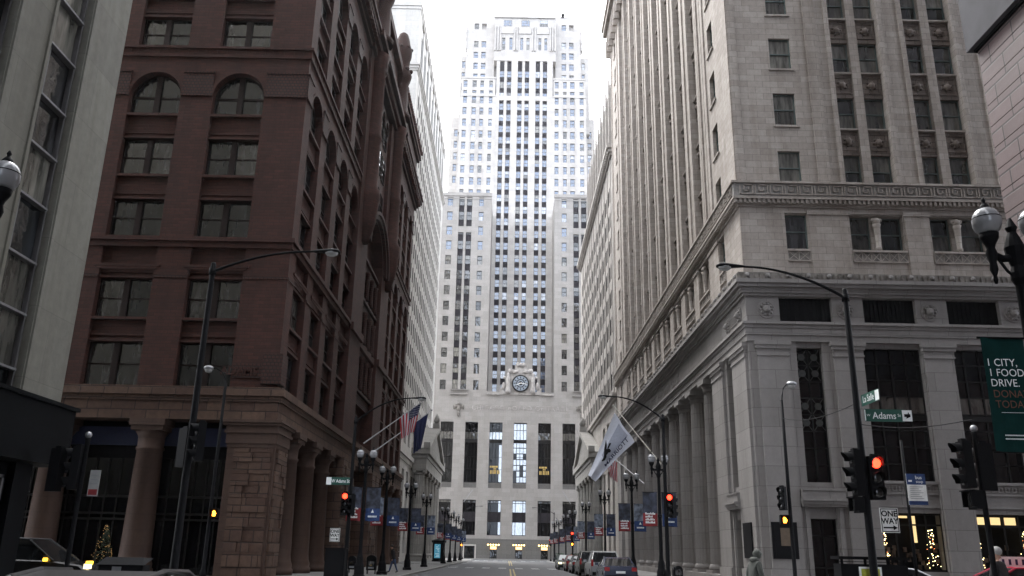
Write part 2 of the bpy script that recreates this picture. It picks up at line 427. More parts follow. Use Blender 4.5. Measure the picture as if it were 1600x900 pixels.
_wm = {}
def win_parts(kind, w, h, gi):
    """(frame MB, pane MB) local: x centred, z from 0, outward = -y; pane material indices into the style's glass list"""
    k = (kind, round(w, 2), round(h, 2), gi)
    if k in _wm: return _wm[k]
    f = MB(); p = MB(); t = .07; x0, x1 = -w / 2, w / 2
    def fr(a, b, z0, z1, y0=-.05, y1=.05): f.box(a, b, y0, y1, z0, z1)
    fr(x0, x0 + t, 0, h); fr(x1 - t, x1, 0, h); fr(x0 + t, x1 - t, 0, t); fr(x0 + t, x1 - t, h - t, h)
    ga, gb = gi
    if kind == 'sash':
        hm = h * .52
        fr(x0 + t, x1 - t, hm - .035, hm + .035, -.045, .045)
        p.face([(x0, 0.0, hm), (x1, 0.0, hm), (x1, 0.0, h), (x0, 0.0, h)], ga)
        p.face([(x0, 0.035, 0), (x1, 0.035, 0), (x1, 0.035, hm), (x0, 0.035, hm)], gb)
    elif kind == 'jamb':                     # sash with dark linings added to stand in for shaded reveals
        hm = h * .5
        f.box(x0, x0 + .05, -.492, -.05, 0, h); f.box(x1 - .05, x1, -.492, -.05, 0, h); f.box(x0 + .05, x1 - .05, -.492, -.05, h - .05, h)
        fr(x0 + t, x1 - t, hm - .035, hm + .035, -.045, .045)
        p.face([(x0, 0.0, 0), (x1, 0.0, 0), (x1, 0.0, h), (x0, 0.0, h)], ga)
    elif kind == 'twin':                     # two sashes with a wide centre mullion
        fr(-.17, .17, t, h - t, -.14, .06)
        hm = h * .5
        for a, b in ((x0 + t, -.17), (.17, x1 - t)): fr(a, b, hm - .045, hm + .045, -.045, .045)
        p.face([(x0, 0, 0), (0, 0, 0), (0, 0, h), (x0, 0, h)], ga)
        p.face([(0, 0, 0), (x1, 0, 0), (x1, 0, h), (0, 0, h)], gb)
    elif kind == 'arch':                     # twin light under a half round head, frame follows the arc
        r = w / 2; hs = h - r
        fr(-.17, .17, t, h - .1, -.14, .06); fr(x0 + t, x1 - t, hs - .06, hs + .08, -.06, .05)
        n = 12
        P = [(-r * math.cos(math.pi * i / n), hs + r * math.sin(math.pi * i / n)) for i in range(n + 1)]
        p.face([(x0, 0, 0), (0, 0, 0), (0, 0, h)] + [(P[i][0], 0, P[i][1]) for i in range(n // 2 - 1, -1, -1)], ga)
        p.face([(0, 0, 0), (x1, 0, 0)] + [(P[i][0], 0, P[i][1]) for i in range(n, n // 2, -1)] + [(0, 0, h)], gb)
        for i in range(n):
            a = math.pi * i / n; b = math.pi * (i + 1) / n
            q = [(-r * math.cos(a), hs + r * math.sin(a)), (-r * math.cos(b), hs + r * math.sin(b)), (-(r - .14) * math.cos(b), hs + (r - .14) * math.sin(b)), (-(r - .14) * math.cos(a), hs + (r - .14) * math.sin(a))]
            f.face([(c, -.05, z) for c, z in q])
        f.v = [v for v in f.v]
    elif kind.startswith('grid'):            # gridCxR
        nx, nz = [int(q) for q in kind[4:].split('x')]
        for i in range(1, nx): fr(x0 + w * i / nx - .035, x0 + w * i / nx + .035, t, h - t, -.04, .04)
        for i in range(1, nz): fr(x0 + t, x1 - t, h * i / nz - .035, h * i / nz + .035, -.036, .036)
        for i in range(nz):
            g = ga if (i * 7 + nz) % 3 else gb
            p.face([(x0, 0, h * i / nz), (x1, 0, h * i / nz), (x1, 0, h * (i + 1) / nz), (x0, 0, h * (i + 1) / nz)], g)
    else:
        p.face([(x0, 0, 0), (x1, 0, 0), (x1, 0, h), (x0, 0, h)], ga)
    _wm[k] = (f, p)
    return _wm[k]

_mc = {}
class Windows:
    """first `budget` windows become parts of the building, the rest one part of kind stuff"""
    def __init__(s, rt, frame, glasses, weights, budget=100, split=False):
        s.rt = rt; s.frame = frame; s.g = glasses; s.wt = weights; s.n = 0; s.budget = budget; s.rest = MB(); s.split = split; s.rnd = random.Random(hash(rt.name) % 1000 if False else len(rt.name) * 31)
    def pick(s): return s.rnd.choices(range(len(s.g)), s.wt)[0]
    def add(s, fc, c0, c1, z0, z1, w=-.35, kind='sash', sub=None):
        gi = (s.pick(), s.pick())
        if s.rnd.random() < .45: gi = (gi[0], gi[0])
        fm, pm = win_parts(kind, c1 - c0, z1 - z0, gi)
        loc = fc.pt((c0 + c1) / 2, z0, w)
        s.n += 1
        mats = [M[s.frame]] + [M[g] for g in s.g]
        if s.n > s.budget:
            ca, sa = math.cos(fc.rot), math.sin(fc.rot)
            T = lambda p: (loc[0] + ca * p[0] - sa * p[1], loc[1] + sa * p[0] + ca * p[1], loc[2] + p[2])
            s.rest.merge(fm, T); s.rest.merge(pm, T, {i: i + 1 for i in range(len(s.g))})
            return
        off = Vector(loc) - s.rt.location
        key = (kind, round(c1 - c0, 2), round(z1 - z0, 2), gi, s.frame, tuple(s.g), s.split)
        if key not in _mc:
            if s.split: _mc[key] = (fm.mesh('window', M[s.frame]), pm.mesh('pane', [M[g] for g in s.g]))
            else:
                q = MB(); q.merge(fm, lambda p: p); q.merge(pm, lambda p: p, {i: i + 1 for i in range(len(s.g))})
                _mc[key] = (q.mesh('window', mats), None)
        a, b = _mc[key]
        o = bpy.data.objects.new('window', a); COL.objects.link(o); o.parent = s.rt; o.location = off; o.rotation_euler = (0, 0, fc.rot)
        if b is not None:
            c = bpy.data.objects.new('pane', b); COL.objects.link(c); c.parent = o
        return o
    def done(s):
        if s.rest.v:
            o = s.rest.build('window', [M[s.frame]] + [M[g] for g in s.g], s.rt); o['kind'] = 'stuff'

# ================================================================ ground, roads, pavements
g = MB(); g.face([(-1500, -1500, -.02), (1500, -1500, -.02), (1500, 1500, -.02), (-1500, 1500, -.02)])
structure(g.build('ground', M['asphalt']))
g = MB(); g.box(-6.5, 7.5, -60, 191, -.3, 0.004); structure(g.build('street', M['asphalt']))
g = MB(); g.box(-90, -6.5, 27, 41, -.3, .004); g.box(7.5, 90, 27, 41, -.3, .004); structure(g.build('cross_street', M['asphalt']))
def corner_poly(x0, y0, x1, y1, corners, r=2.2):
    """rectangle outline with the named corners rounded"""
    out = []
    for cx, cy, sx, sy, key, a0 in ((x0, y0, 1, 1, 'sw', 180), (x1, y0, -1, 1, 'se', 270), (x1, y1, -1, -1, 'ne', 0), (x0, y1, 1, -1, 'nw', 90)):
        if key in corners:
            for i in range(7):
                a = R(a0 + 15 * i); out.append((cx + sx * r + r * math.cos(a), cy + sy * r + r * math.sin(a)))
        else: out.append((cx, cy))
    return out
def slab(poly, name):
    top = MB(); n = len(poly)
    top.face([(x, y, .13) for x, y in poly], 0)
    for i in range(n):
        (a, b), (c, dd) = poly[i], poly[(i + 1) % n]
        top.face([(a, b, -.2), (c, dd, -.2), (c, dd, .13), (a, b, .13)], 1)
    cx = sum(p[0] for p in poly) / n; cy = sum(p[1] for p in poly) / n
    for i in range(n):
        (a, b), (c, dd) = poly[i], poly[(i + 1) % n]
        def ins(x, y):
            v = Vector((cx - x, cy - y)); v.x = max(-.16, min(.16, v.x)); v.y = max(-.16, min(.16, v.y)); return (x + v.x, y + v.y, .134)
        top.face([(a, b, .134), (c, dd, .134), ins(c, dd), ins(a, b)], 1)
    return structure(top.build(name, [M['walk'], M['kerb']]))
slab(corner_poly(-90, -60, -6.5, 27, ('ne',)), 'pavement')
slab(corner_poly(7.5, -60, 90, 27, ('nw',)), 'pavement')
slab(corner_poly(-90, 41, -6.5, 101.5, ('se', 'ne')), 'pavement')
slab(corner_poly(7.5, 41, 90, 104.5, ('sw', 'nw')), 'pavement')
slab(corner_poly(-90, 106, -6.6, 172, ('se', 'ne')), 'pavement')
slab(corner_poly(7.5, 108, 90, 172, ('sw', 'nw')), 'pavement')
slab(corner_poly(-120, 190, 120, 230, ()), 'pavement')
g = MB()
for x in (.28, .58): g.box(x - .06, x + .06, 46, 88, .004, .010)
for x in (.28, .58): g.box(x - .06, x + .06, 108, 168, .004, .010)
structure(g.build('lane_marking', M['yellow']))
g = MB()
for yy in (90, 93.5, 160, 164):
    for i in range(8): g.box(-6 + i * 1.7, -5.2 + i * 1.7, yy, yy + .5, .004, .010)
for yy in (24.5, 27.6, 41.3, 44.4): g.box(-6.2, 7.2, yy, yy + .3, .004, .010)
structure(g.build('crosswalk_marking', M['white']))

# ================================================================ pale office block, near left
def build_A():
    rt = root('office_building', (-12.5, 23.35, 0), 'pale stone office block above a black granite shop front at the left edge', 'building')
    E = F('E', -12.5); S = F('N', 23.35)
    bays = [(19.65 - 3.2 * k, 21.3 - 3.2 * k) for k in range(40)]
    mb = MB()
    E.grid(mb, -120, 23.35, 5.2, 85, bays, [(5.2, 84)], wb=-.9, mi=0)
    mb.box(-60, -13.4, -120, 23.35, 5.2, 85.2, 0)
    for a, b in bays:                     # slim raised reveals beside each strip
        for q in (a - .16, b + .04): E.bx(mb, q, q + .12, 5.25, 84.5, 0, .05)
    mb.build('wall', M['pale_a'], rt)
    mb = MB()
    mb.box(-60, -12.3, -120, 23.9, 3.65, 5.2); mb.box(-60, -12.22, -120, 23.98, 5.2, 5.3)
    mb.build('fascia', M['black_stone'], rt)
    mb = MB()
    mb.box(-60, -13.0, -120, 23.1, 0.13, 3.65)
    for k in range(12): mb.box(-13.0, -12.8, 22.3 - 4.6 * k, 23.1 - 4.6 * k, .13, 3.65)
    mb.build('shop_wall', M['black_stone'], rt)
    for k in range(5):
        q = MB(); a, b = 18.9 - 4.6 * k, 22.1 - 4.6 * k
        q.box(-12.99, -12.93, a, a + .08, .3, 3.3, 0); q.box(-12.99, -12.93, b - .08, b, .3, 3.3, 0); q.box(-12.99, -12.93, a, b, 3.22, 3.3, 0); q.box(-12.99, -12.93, a, b, .3, .38, 0)
        q.face([(-12.97, a, .3), (-12.97, b, .3), (-12.97, b, 3.3), (-12.97, a, 3.3)], 1)
        q.build('shop_window', [M['frame_l'], M['g_black']], rt)
    # window strips: three lights a storey in aluminium frames
    rnd = random.Random(5)
    for bi, (a, b) in enumerate(bays):
        far = bi > 6
        q = MB(); pn = MB(); z = 5.25
        def bar(c0, c1, z0, z1, w0=-.36, w1=-.2): E.bx(q, c0, c1, z0, z1, w0, w1)
        bar(a, a + .07, 5.2, 84); bar(b - .07, b, 5.2, 84)
        seq = []
        z = 5.86 - 4.4
        while z < 84:
            seq += [(z, 1.44), (z + 1.44, 1.4), (z + 2.84, 1.56)]
            z += 4.4
        for zz, hh in seq:
            if zz + hh < 5.3 or zz > 83: continue
            z0 = max(zz, 5.2); z1 = min(zz + hh, 84)
            bar(a + .07, b - .07, z0 - .03, z0 + .03, -.36, -.14)
            gsel = rnd.choice((0, 0, 1, 2, 3, 1))
            E.bx(pn, a + .07, b - .07, z0, z1, -.4, -.33, gsel)
            if rnd.random() < .35: bar(a + .5, a + .54, z0, z1, -.33, -.29)
        o = q.build('window_strip', M['frame_l'], rt)
        pn.build('pane', [M['g_mid'], M['g_curt'], M['g_blind'], M['g_dark']], o)
    return rt
build_A()

# ================================================================ pink granite block, near right
def build_G():
    rt = root('granite_building', (14, 22.2, 0), 'pink granite block with dark joint lines and a grey cornice at the right edge', 'building')
    mb = MB(); W = F('W', 14.0)
    mb.box(14.06, 60, -120, 22.2, .13, 16.4, 0)
    z = .15
    while z < 16.2:
        z1 = min(z + .66, 16.4)
        mb.box(14.0, 14.06, -120, 22.2, z, z1, 0); z += .685
    mb.build('wall', M['pink'], rt)
    mb = MB()
    mb.box(13.93, 60, -120, 22.27, 16.4, 16.5)
    mb.build('cornice', M['void'], rt)
    mb = MB()
    mb.box(13.78, 60, -120, 22.42, 16.5, 27); mb.box(14.2, 60, -120, 22, 27, 88)
    mb.build('upper_wall', M['grey_pl'], rt)
    return rt
build_G()

# ================================================================ brown masonry block (left corner)
def build_rookery():
    rt = root('brownstone_building', (-12.9, 46, 0), 'dark red-brown brick and granite block with arched windows on the left corner', 'building')
    S = F('S', 46.0); E = F('E', -12.9)
    W = Windows(rt, 'frame_b', ['g_dark', 'g_mid', 'g_curt', 'g_blind'], [7, 5, .8, .8], 100, split=True)
    sb = [(-18.65 - 5.13 * k, -15.5 - 5.13 * k) for k in range(7)]
    eb1 = [(47.4 + 4.6 * k, 50.5 + 4.6 * k) for k in range(4)]
    eb2 = [(147 - b, 147 - a) for a, b in eb1]
    LEFT = -54
    wall = MB()
    wall.box(LEFT, -13.8, 46.9, 101, 8.2, 51); wall.box(LEFT, -15.2, 48.3, 101, 0, 8.2)   # core
    for fc, lo, hi, bays in ((S, LEFT, -12.9, sb), (E, 46.9, 64.3, eb1), (E, 82.7, 101, eb2)):
        fc.grid(wall, lo, hi, 10.0, 18.15, bays, [(10.05, 12.55), (13.95, 16.3)], ws=-.28)
        fc.grid(wall, lo, hi, 18.75, 30.74, bays, [(18.95, 21.2), (22.8, 25.2), (26.86, 30.4)], ws=-.28)
        fc.grid(wall, lo, hi, 31.46, 43.6, bays, [(31.5, 33.75), (35.2, 37.3), (38.4, 42.2)], ws=-.28)
        att = []
        for a, b in bays: m_ = (a + b) / 2; att += [(a + .15, m_ - .35), (m_ + .35, b - .15)]
        fc.grid(wall, lo, hi, 45.4, 50.4, att, [(46.3, 48.9)], ws=-.0)
        for a, b in bays:
            fc.arch(wall, a, b, 28.1, 30.4, -.9, 0); fc.bx(wall, a, b, 30.4, 30.74, -.28, 0) if True else None
            fc.arch(wall, a, b, 40.0, 42.2, -.9, 0); fc.bx(wall, a, b, 42.2, 43.6, -.28, 0)
    wall.build('wall', M['brown'], rt)
    # belts, sills and lintels
    t = MB()
    for fc, lo, hi, bays in ((S, LEFT, -12.9, sb), (E, 46.0, 64.3, eb1), (E, 82.7, 101, eb2)):
        for a, b in bays:
            for z in (13.95, 22.8, 26.86, 35.2, 38.4): fc.bx(t, a, b, z - .16, z, -.27, -.02)
            for z in (12.55, 21.2, 25.2, 16.3, 33.75, 37.3):
                fc.bx(t, a, b, z, z + .14, -.27, -.12); fc.bx(t, a, b, z + .34, z + .46, -.27, -.2)
            fc.bx(t, a - .3, b + .3, 16.95, 17.1, 0, .06); fc.bx(t, a - .15, b + .15, 16.8, 16.95, 0, .03)
            fc.ring(t, a, b, 28.1, .18, 0, .05); fc.ring(t, a, b, 40.0, .18, 0, .05)
    # continuous belts; the front ones turn the corner
    def belt(z0, z1, w, x_end=LEFT):
        t.box(x_end, -12.9 + w, 46 - w, 46, z0, z1); t.box(-12.9, -12.9 + w, 46, 64.3, z0, z1); t.box(-12.9, -12.9 + w, 82.7, 101 + w, z0, z1)
    for z0, z1, w_ in ((18.15, 18.5, .12), (18.5, 18.75, .26), (30.74, 30.95, .14), (30.95, 31.3, .1), (31.3, 31.46, .24),
                       (43.6, 44.0, .25), (44.0, 44.6, .5), (44.6, 45.1, .85), (45.1, 45.4, 1.0), (50.4, 50.8, .3), (50.8, 51.4, .5)):
        belt(z0, z1, w_)
    t.box(LEFT, -12.9, 46, 101, 50.4, 51.4)
    t.box(LEFT, -12.9, 46, 101, 44, 45.4); t.box(LEFT, -12.9, 46, 101, 30.74, 31.46); t.box(LEFT, -12.9, 46, 101, 18.15, 18.75)
    y = 46.2
    while y < 101:                                    # dentils and roof beads
        if not 64.3 < y < 82.6:
            t.box(-12.4, -12.1, y, y + .28, 44.05, 44.55); t.box(-12.45, -12.2, y, y + .3, 51.4, 51.85)
            t.box(-12.9 + .1, -12.9 + .13, y, y + .3, 30.98, 31.27)
        y += .6
    x = LEFT + .2
    while x < -13:
        t.box(x, x + .28, 45.2, 45.5, 44.05, 44.55); t.box(x, x + .3, 45.87, 45.9, 30.98, 31.27); x += .6
    t.build('string_course', M['brown'], rt)
    # carved pier caps
    c = MB()
    for fc, lo, hi, bays in ((S, LEFT, -12.9, sb), (E, 46.0, 64.3, eb1), (E, 82.7, 101, eb2)):
        edges = [lo] + [q for ab in sorted(bays) for q in ab] + [hi]
        for i in range(0, len(edges), 2):
            a, b = edges[i] + (.05 if i else 0), edges[i + 1] - (.05 if i + 2 < len(edges) else 0)
            if b - a < .3 or b - a > 6: continue
            for z0, z1 in ((28.14, 29.63), (40.2, 41.4)):
                fc.bx(c, a, b, z0, z1, 0, .07); fc.bx(c, a - .03, b + .03, z0 - .1, z0, 0, .12); fc.bx(c, a - .03, b + .03, z1, z1 + .1, 0, .12); c.cut()
            fc.bx(c, a, b, 16.3, 16.45, 0, .05)
    S.bx(c, -15.4, -12.9, 10.55, 11.35, 0, .1); E.bx(c, 46.0, 47.35, 10.55, 11.35, 0, .1)
    c.box(-13.75, -12.65, 45.75, 46, 10.2, 11.9); c.box(-12.9, -12.65, 46, 46.9, 10.2, 11.9)
    c.build_each('carved_panel', M['brown_t'], rt)
    tm = text_mb('ADAMS ST', .62, .01, depth=.02)
    lt = MB(); lt.merge(tm, lambda p: (p[0] - 14.62, 45.88 + p[1], p[2] + 10.72)); lt.build('carved_lettering', M['brown'], rt)
    # windows
    rows = [(10.05, 12.55), (13.95, 16.3), (18.95, 21.2), (22.8, 25.2), ('a', 26.86, 29.65), (31.5, 33.75), (35.2, 37.3), ('a', 38.4, 41.55)]
    order = [(S, b) for b in sb[:3]] + [(E, b) for b in eb1] + [(E, b) for b in eb2[::-1][::-1]] + [(S, b) for b in sb[3:]]
    order2 = order[:2] + order[3:11] + [order[2]] + order[11:]
    for fc, (a, b) in order2:
        for r in rows:
            if r[0] == 'a': W.add(fc, a, b, r[1], r[2], -.5, 'arch')
            else: W.add(fc, a, b, r[0], r[1], -.5, 'twin')
    for fc, bays in ((S, sb), (E, eb1), (E, eb2)):
        for a, b in bays:
            m_ = (a + b) / 2
            W.add(fc, a + .15, m_ - .35, 46.3, 48.9, -.35, 'sash'); W.add(fc, m_ + .35, b - .15, 46.3, 48.9, -.35, 'sash')
    # granite base: corner pier, round columns, entablature
    g = MB()
    S2 = F('S', 45.85); E2 = F('E', -12.55)
    g.box(-15.15, -12.6, 45.8, 48.35, .13, 6.75, 0)
    rr = random.Random(3)
    z = .15
    while z < 6.6:                                    # rock-faced courses
        h = rr.choice((.5, .62, .74)); h = min(h, 6.7 - z); x = -14.75
        while x < -12.75:
            x2 = min(x + rr.uniform(.6, 1.3), -12.7); g.box(x + .015, x2 - .015, 45.8 - rr.uniform(.04, .16), 45.85, z + .015, z + h - .015, 1); x = x2
        y = 46.1
        while y < 48.2:
            y2 = min(y + rr.uniform(.6, 1.2), 48.3); g.box(-12.65, -12.6 + rr.uniform(.03, .14), y + .015, y2 - .015, z + .015, z + h - .015, 1); y = y2
        z += h
    g.build('corner_pier', [M['granite_smooth'], M['granite_red']], rt)
    cp = MB()
    for z0, z1, o in ((6.75, 6.95, .04), (6.95, 7.5, .1), (7.5, 7.65, .2), (7.65, 7.9, .14), (7.9, 8.05, .28), (8.05, 8.2, .36)):
        cp.box(-15.15 - o, -12.6 + o, 45.8 - o, 48.35 + o, z0, z1)
    cp.build('capital', M['granite_smooth'], rt)
    def column(cx, cy):
        q = MB()
        q.lathe([(.98, .13), (.98, .45), (.9, .5), (.92, .7), (.84, .9), (.8, 1.2), (.68, 6.55), (.74, 6.6), (.74, 6.72), (.68, 6.78), (.7, 7.3), (.88, 7.6)], cx, cy, 20)
        for z0, z1, o in ((7.6, 7.85, .86), (7.85, 8.2, .95)): q.box(cx - o, cx + o, cy - o, cy + o, z0, z1)
        q.build('column', M['granite_smooth'], rt)
    for k in range(6): column(-19.65 - 5.13 * k, 46.7)
    for k in range(3): column(-13.4, 51.35 + 4.6 * k)
    for k in range(3): column(-13.4, 85.1 + 4.6 * k)
    e = MB()
    e.box(LEFT, -12.62, 45.8, 47.4, 8.2, 9.2); e.box(-14.2, -12.62, 47.4, 101, 8.2, 9.2)
    e.box(LEFT, -12.5, 45.7, 47.4, 9.2, 9.5); e.box(-14.2, -12.5, 47.4, 101.1, 9.2, 9.5)
    e.box(LEFT, -12.35, 45.55, 47.4, 9.5, 9.85); e.box(-14.2, -12.35, 47.4, 101.2, 9.5, 9.85)
    e.box(LEFT, -12.5, 45.7, 47.4, 9.85, 10.0); e.box(-14.2, -12.5, 47.4, 101.1, 9.85, 10.0)
    e.build('entablature', M['granite_red'], rt)
    # piers beside the centre pavilion and the far corner, base
    q = MB()
    for y0, y1 in ((64.3, 69.0), (78.0, 82.7), (98.6, 101.1)):
        q.box(-14.2, -12.5, y0, y1, .13, 8.2)
        z = .2
        while z < 8:
            y = y0
            while y < y1 - .1:
                y2 = min(y + rr.uniform(.7, 1.4), y1); q.box(-12.5, -12.5 + rr.uniform(.03, .14), y + .02, y2 - .02, z + .02, z + .58); y = y2
            z += .62
        q.cut()
    q.build_each('base_pier', M['granite_red'], rt)
    # shop fronts set back behind the columns
    shop = MB()
    shop.box(LEFT, -14.0, 47.3, 48.2, 6.2, 8.2, 1)
    shop.box(-14.45, -14.25, 48, 64.3, 7.2, 8.2, 1); shop.box(-14.45, -14.25, 82.7, 99, 7.2, 8.2, 1)
    for k in range(60):
        x = LEFT + k * .68
        if x > -14.3: break
        shop.box(x, x + .07, 47.22, 47.3, .2, 6.2, 0)
    for z in (2.9, 3.2, 4.1): shop.box(LEFT, -14.3, 47.2, 47.3, z, z + .12, 0)
    shop.box(LEFT, -14.3, 47.3, 47.36, .2, 6.2, 2)
    for y0, y1 in ((48.4, 64.3), (82.7, 99)):
        shop.box(-14.5, -14.4, y0, y1, .2, 7.2, 2)
        y = y0
        while y < y1:
            shop.box(-14.4, -14.33, y, y + .09, .2, 7.2, 0); y += .92
        for z in (.8, 3.3, 5.6): shop.box(-14.4, -14.31, y0, y1, z, z + .16, 0)
    shop.box(LEFT, -14.3, 47.15, 47.3, 6.9, 7.9, 3)
    shop.box(-14.45, -14.2, 48.4, 64.3, 7.3, 8.0, 3)
    shop.build('shop_front', [M['frame_d'], M['void'], M['g_black'], plain('blue_awning_band', (.008, .014, .055), .7)], rt)
    # centre pavilion of the LaSalle side
    p = MB(); E3 = F('E', -12.7)
    for y0, y1 in ((64.3, 69.0), (78.0, 82.7)):
        E3.bx(p, y0, y1, 10, 44, -1.4, 0)
        E3.bx(p, y0 - .05, y1 + .05, 18.15, 18.75, 0, .25)
    E3.bx(p, 69, 78, 31.5, 44, -1.4, -.35)
    p.box(-14.4, -13.9, 69, 78, 10, 31.5)
    E3.arch(p, 69, 78, 27.0, 31.5, -1.4, .0, rise=3.6)
    for z0, z1, w_ in ((43.6, 44.1, .3), (44.1, 44.8, .6), (44.8, 45.4, 1.0)): E3.bx(p, 64.0, 83.0, z0, z1, -1.4, w_)
    E3.bx(p, 64.3, 82.7, 45.4, 50.5, -1.4, 0); E3.bx(p, 64.1, 82.9, 50.5, 51.4, -1.4, .5)
    p.build('pavilion_wall', M['brown'], rt)
    h = MB()
    E3.ring(h, 68.6, 78.4, 27.0, .6, 0, .3, rise=3.7, n=24); E3.ring(h, 68.1, 78.9, 26.9, .3, 0, .5, rise=4.2, n=24)
    for z in (13.5, 17.5, 21.5, 25.2): E3.bx(h, 69, 78, z, z + .9, -1.4, -.5); E3.bx(h, 69, 78, z + .9, z + 1.15, -1.4, -.25)
    for y in (69.3, 71.6, 73.9, 76.2):
        h.lathe([(.26, 14.6), (.2, 14.9), (.2, 17.1), (.28, 17.5)], -12.95, y, 10); h.lathe([(.26, 18.6), (.2, 19), (.2, 21.1), (.28, 21.5)], -12.95, y, 10); h.lathe([(.26, 22.6), (.2, 23), (.2, 24.9), (.28, 25.2)], -12.95, y, 10)
    for y in (71.2, 73.5, 75.8): E3.ring(h, y - .9, y + .9, 41.5, .25, -.35, -.1)
    h.build('entrance_hood', M['brown_t'], rt)
    for y in (69.6, 71.9, 74.2):
        for z in (14.65, 18.65, 22.65): W.add(E3, y + .1, y + 1.9, z, z + 2.8, -1.3, 'sash')
    for y in (70.3, 72.6, 74.9):
        for z in (32.2, 36.0, 39.6): W.add(E3, y, y + 1.8, z, z + 2.4, -.28, 'sash')
    for y in (66.6, 80.4):                                                      # round shafts with ringed caps, turrets above
        s_ = MB()
        s_.lathe([(0.39, 26.2), (0.90, 28.2), (1.01, 29.6), (1.11, 30.2), (1.11, 30.9), (0.87, 31.3), (0.82, 35.6), (0.90, 35.8), (0.90, 36.1), (0.82, 36.4), (0.82, 42.2), (0.94, 42.4), (0.92, 42.8), (1.01, 43.1), (1.00, 43.6), (1.13, 44.2)], -12.6, y, 18)
        s_.build('turret_shaft', M['brown'], rt)
        s_ = MB()
        s_.lathe([(1.20, 45.4), (1.24, 45.9), (0.92, 46.2), (0.80, 49.5), (1.00, 50), (1.16, 50.6), (1.04, 51.0), (0.80, 51.6), (0.88, 52.6), (1.00, 53), (1.04, 53.8), (0.80, 54.5), (0.68, 55.2), (0.5, 55.8), (0.2, 56.1)], -12.5, y, 14)
        for k in range(8):
            a = k * math.pi / 4
            s_.ball((-12.5 + 1.0 * math.cos(a), y + 1.0 * math.sin(a), 51.2), .25, 0, 8, 6)
            s_.ball((-12.5 + .95 * math.cos(a), y + .95 * math.sin(a), 53.9), .2, 0, 8, 6)
        s_.build('turret', M['brown_t'], rt)
    W.done()
    return rt
build_rookery()
# ================================================================ hotel block (right corner)
def rosette(fc, mb, c, z, r, w):
    fc.disc(mb, c, z, r, w, w + .05, 0, 20, r * .98); fc.ring(mb, c - r * .8, c + r * .8, z, r * .12, w + .05, w + .1, 0)
    for i in range(10):
        a = 2 * math.pi * i / 10
        p = fc.pt(c + .62 * r * math.cos(a), z + .62 * r * math.sin(a), w + .06); mb.ball(p, r * .17, 0, 8, 5)
def lion(fc, mb, c, z, r, w):
    p = fc.pt(c, z, w + .02); mb.ball(p, r, 0, 12, 8)
    mb.ball(fc.pt(c, z - .3 * r, w + .75 * r), r * .5, 0, 10, 6)
    for s_ in (-1, 1):
        mb.ball(fc.pt(c + s_ * .62 * r, z + .65 * r, w + .25 * r), r * .32, 0, 8, 5)
        mb.ball(fc.pt(c + s_ * .4 * r, z + .25 * r, w + .8 * r), r * .2, 0, 8, 5)

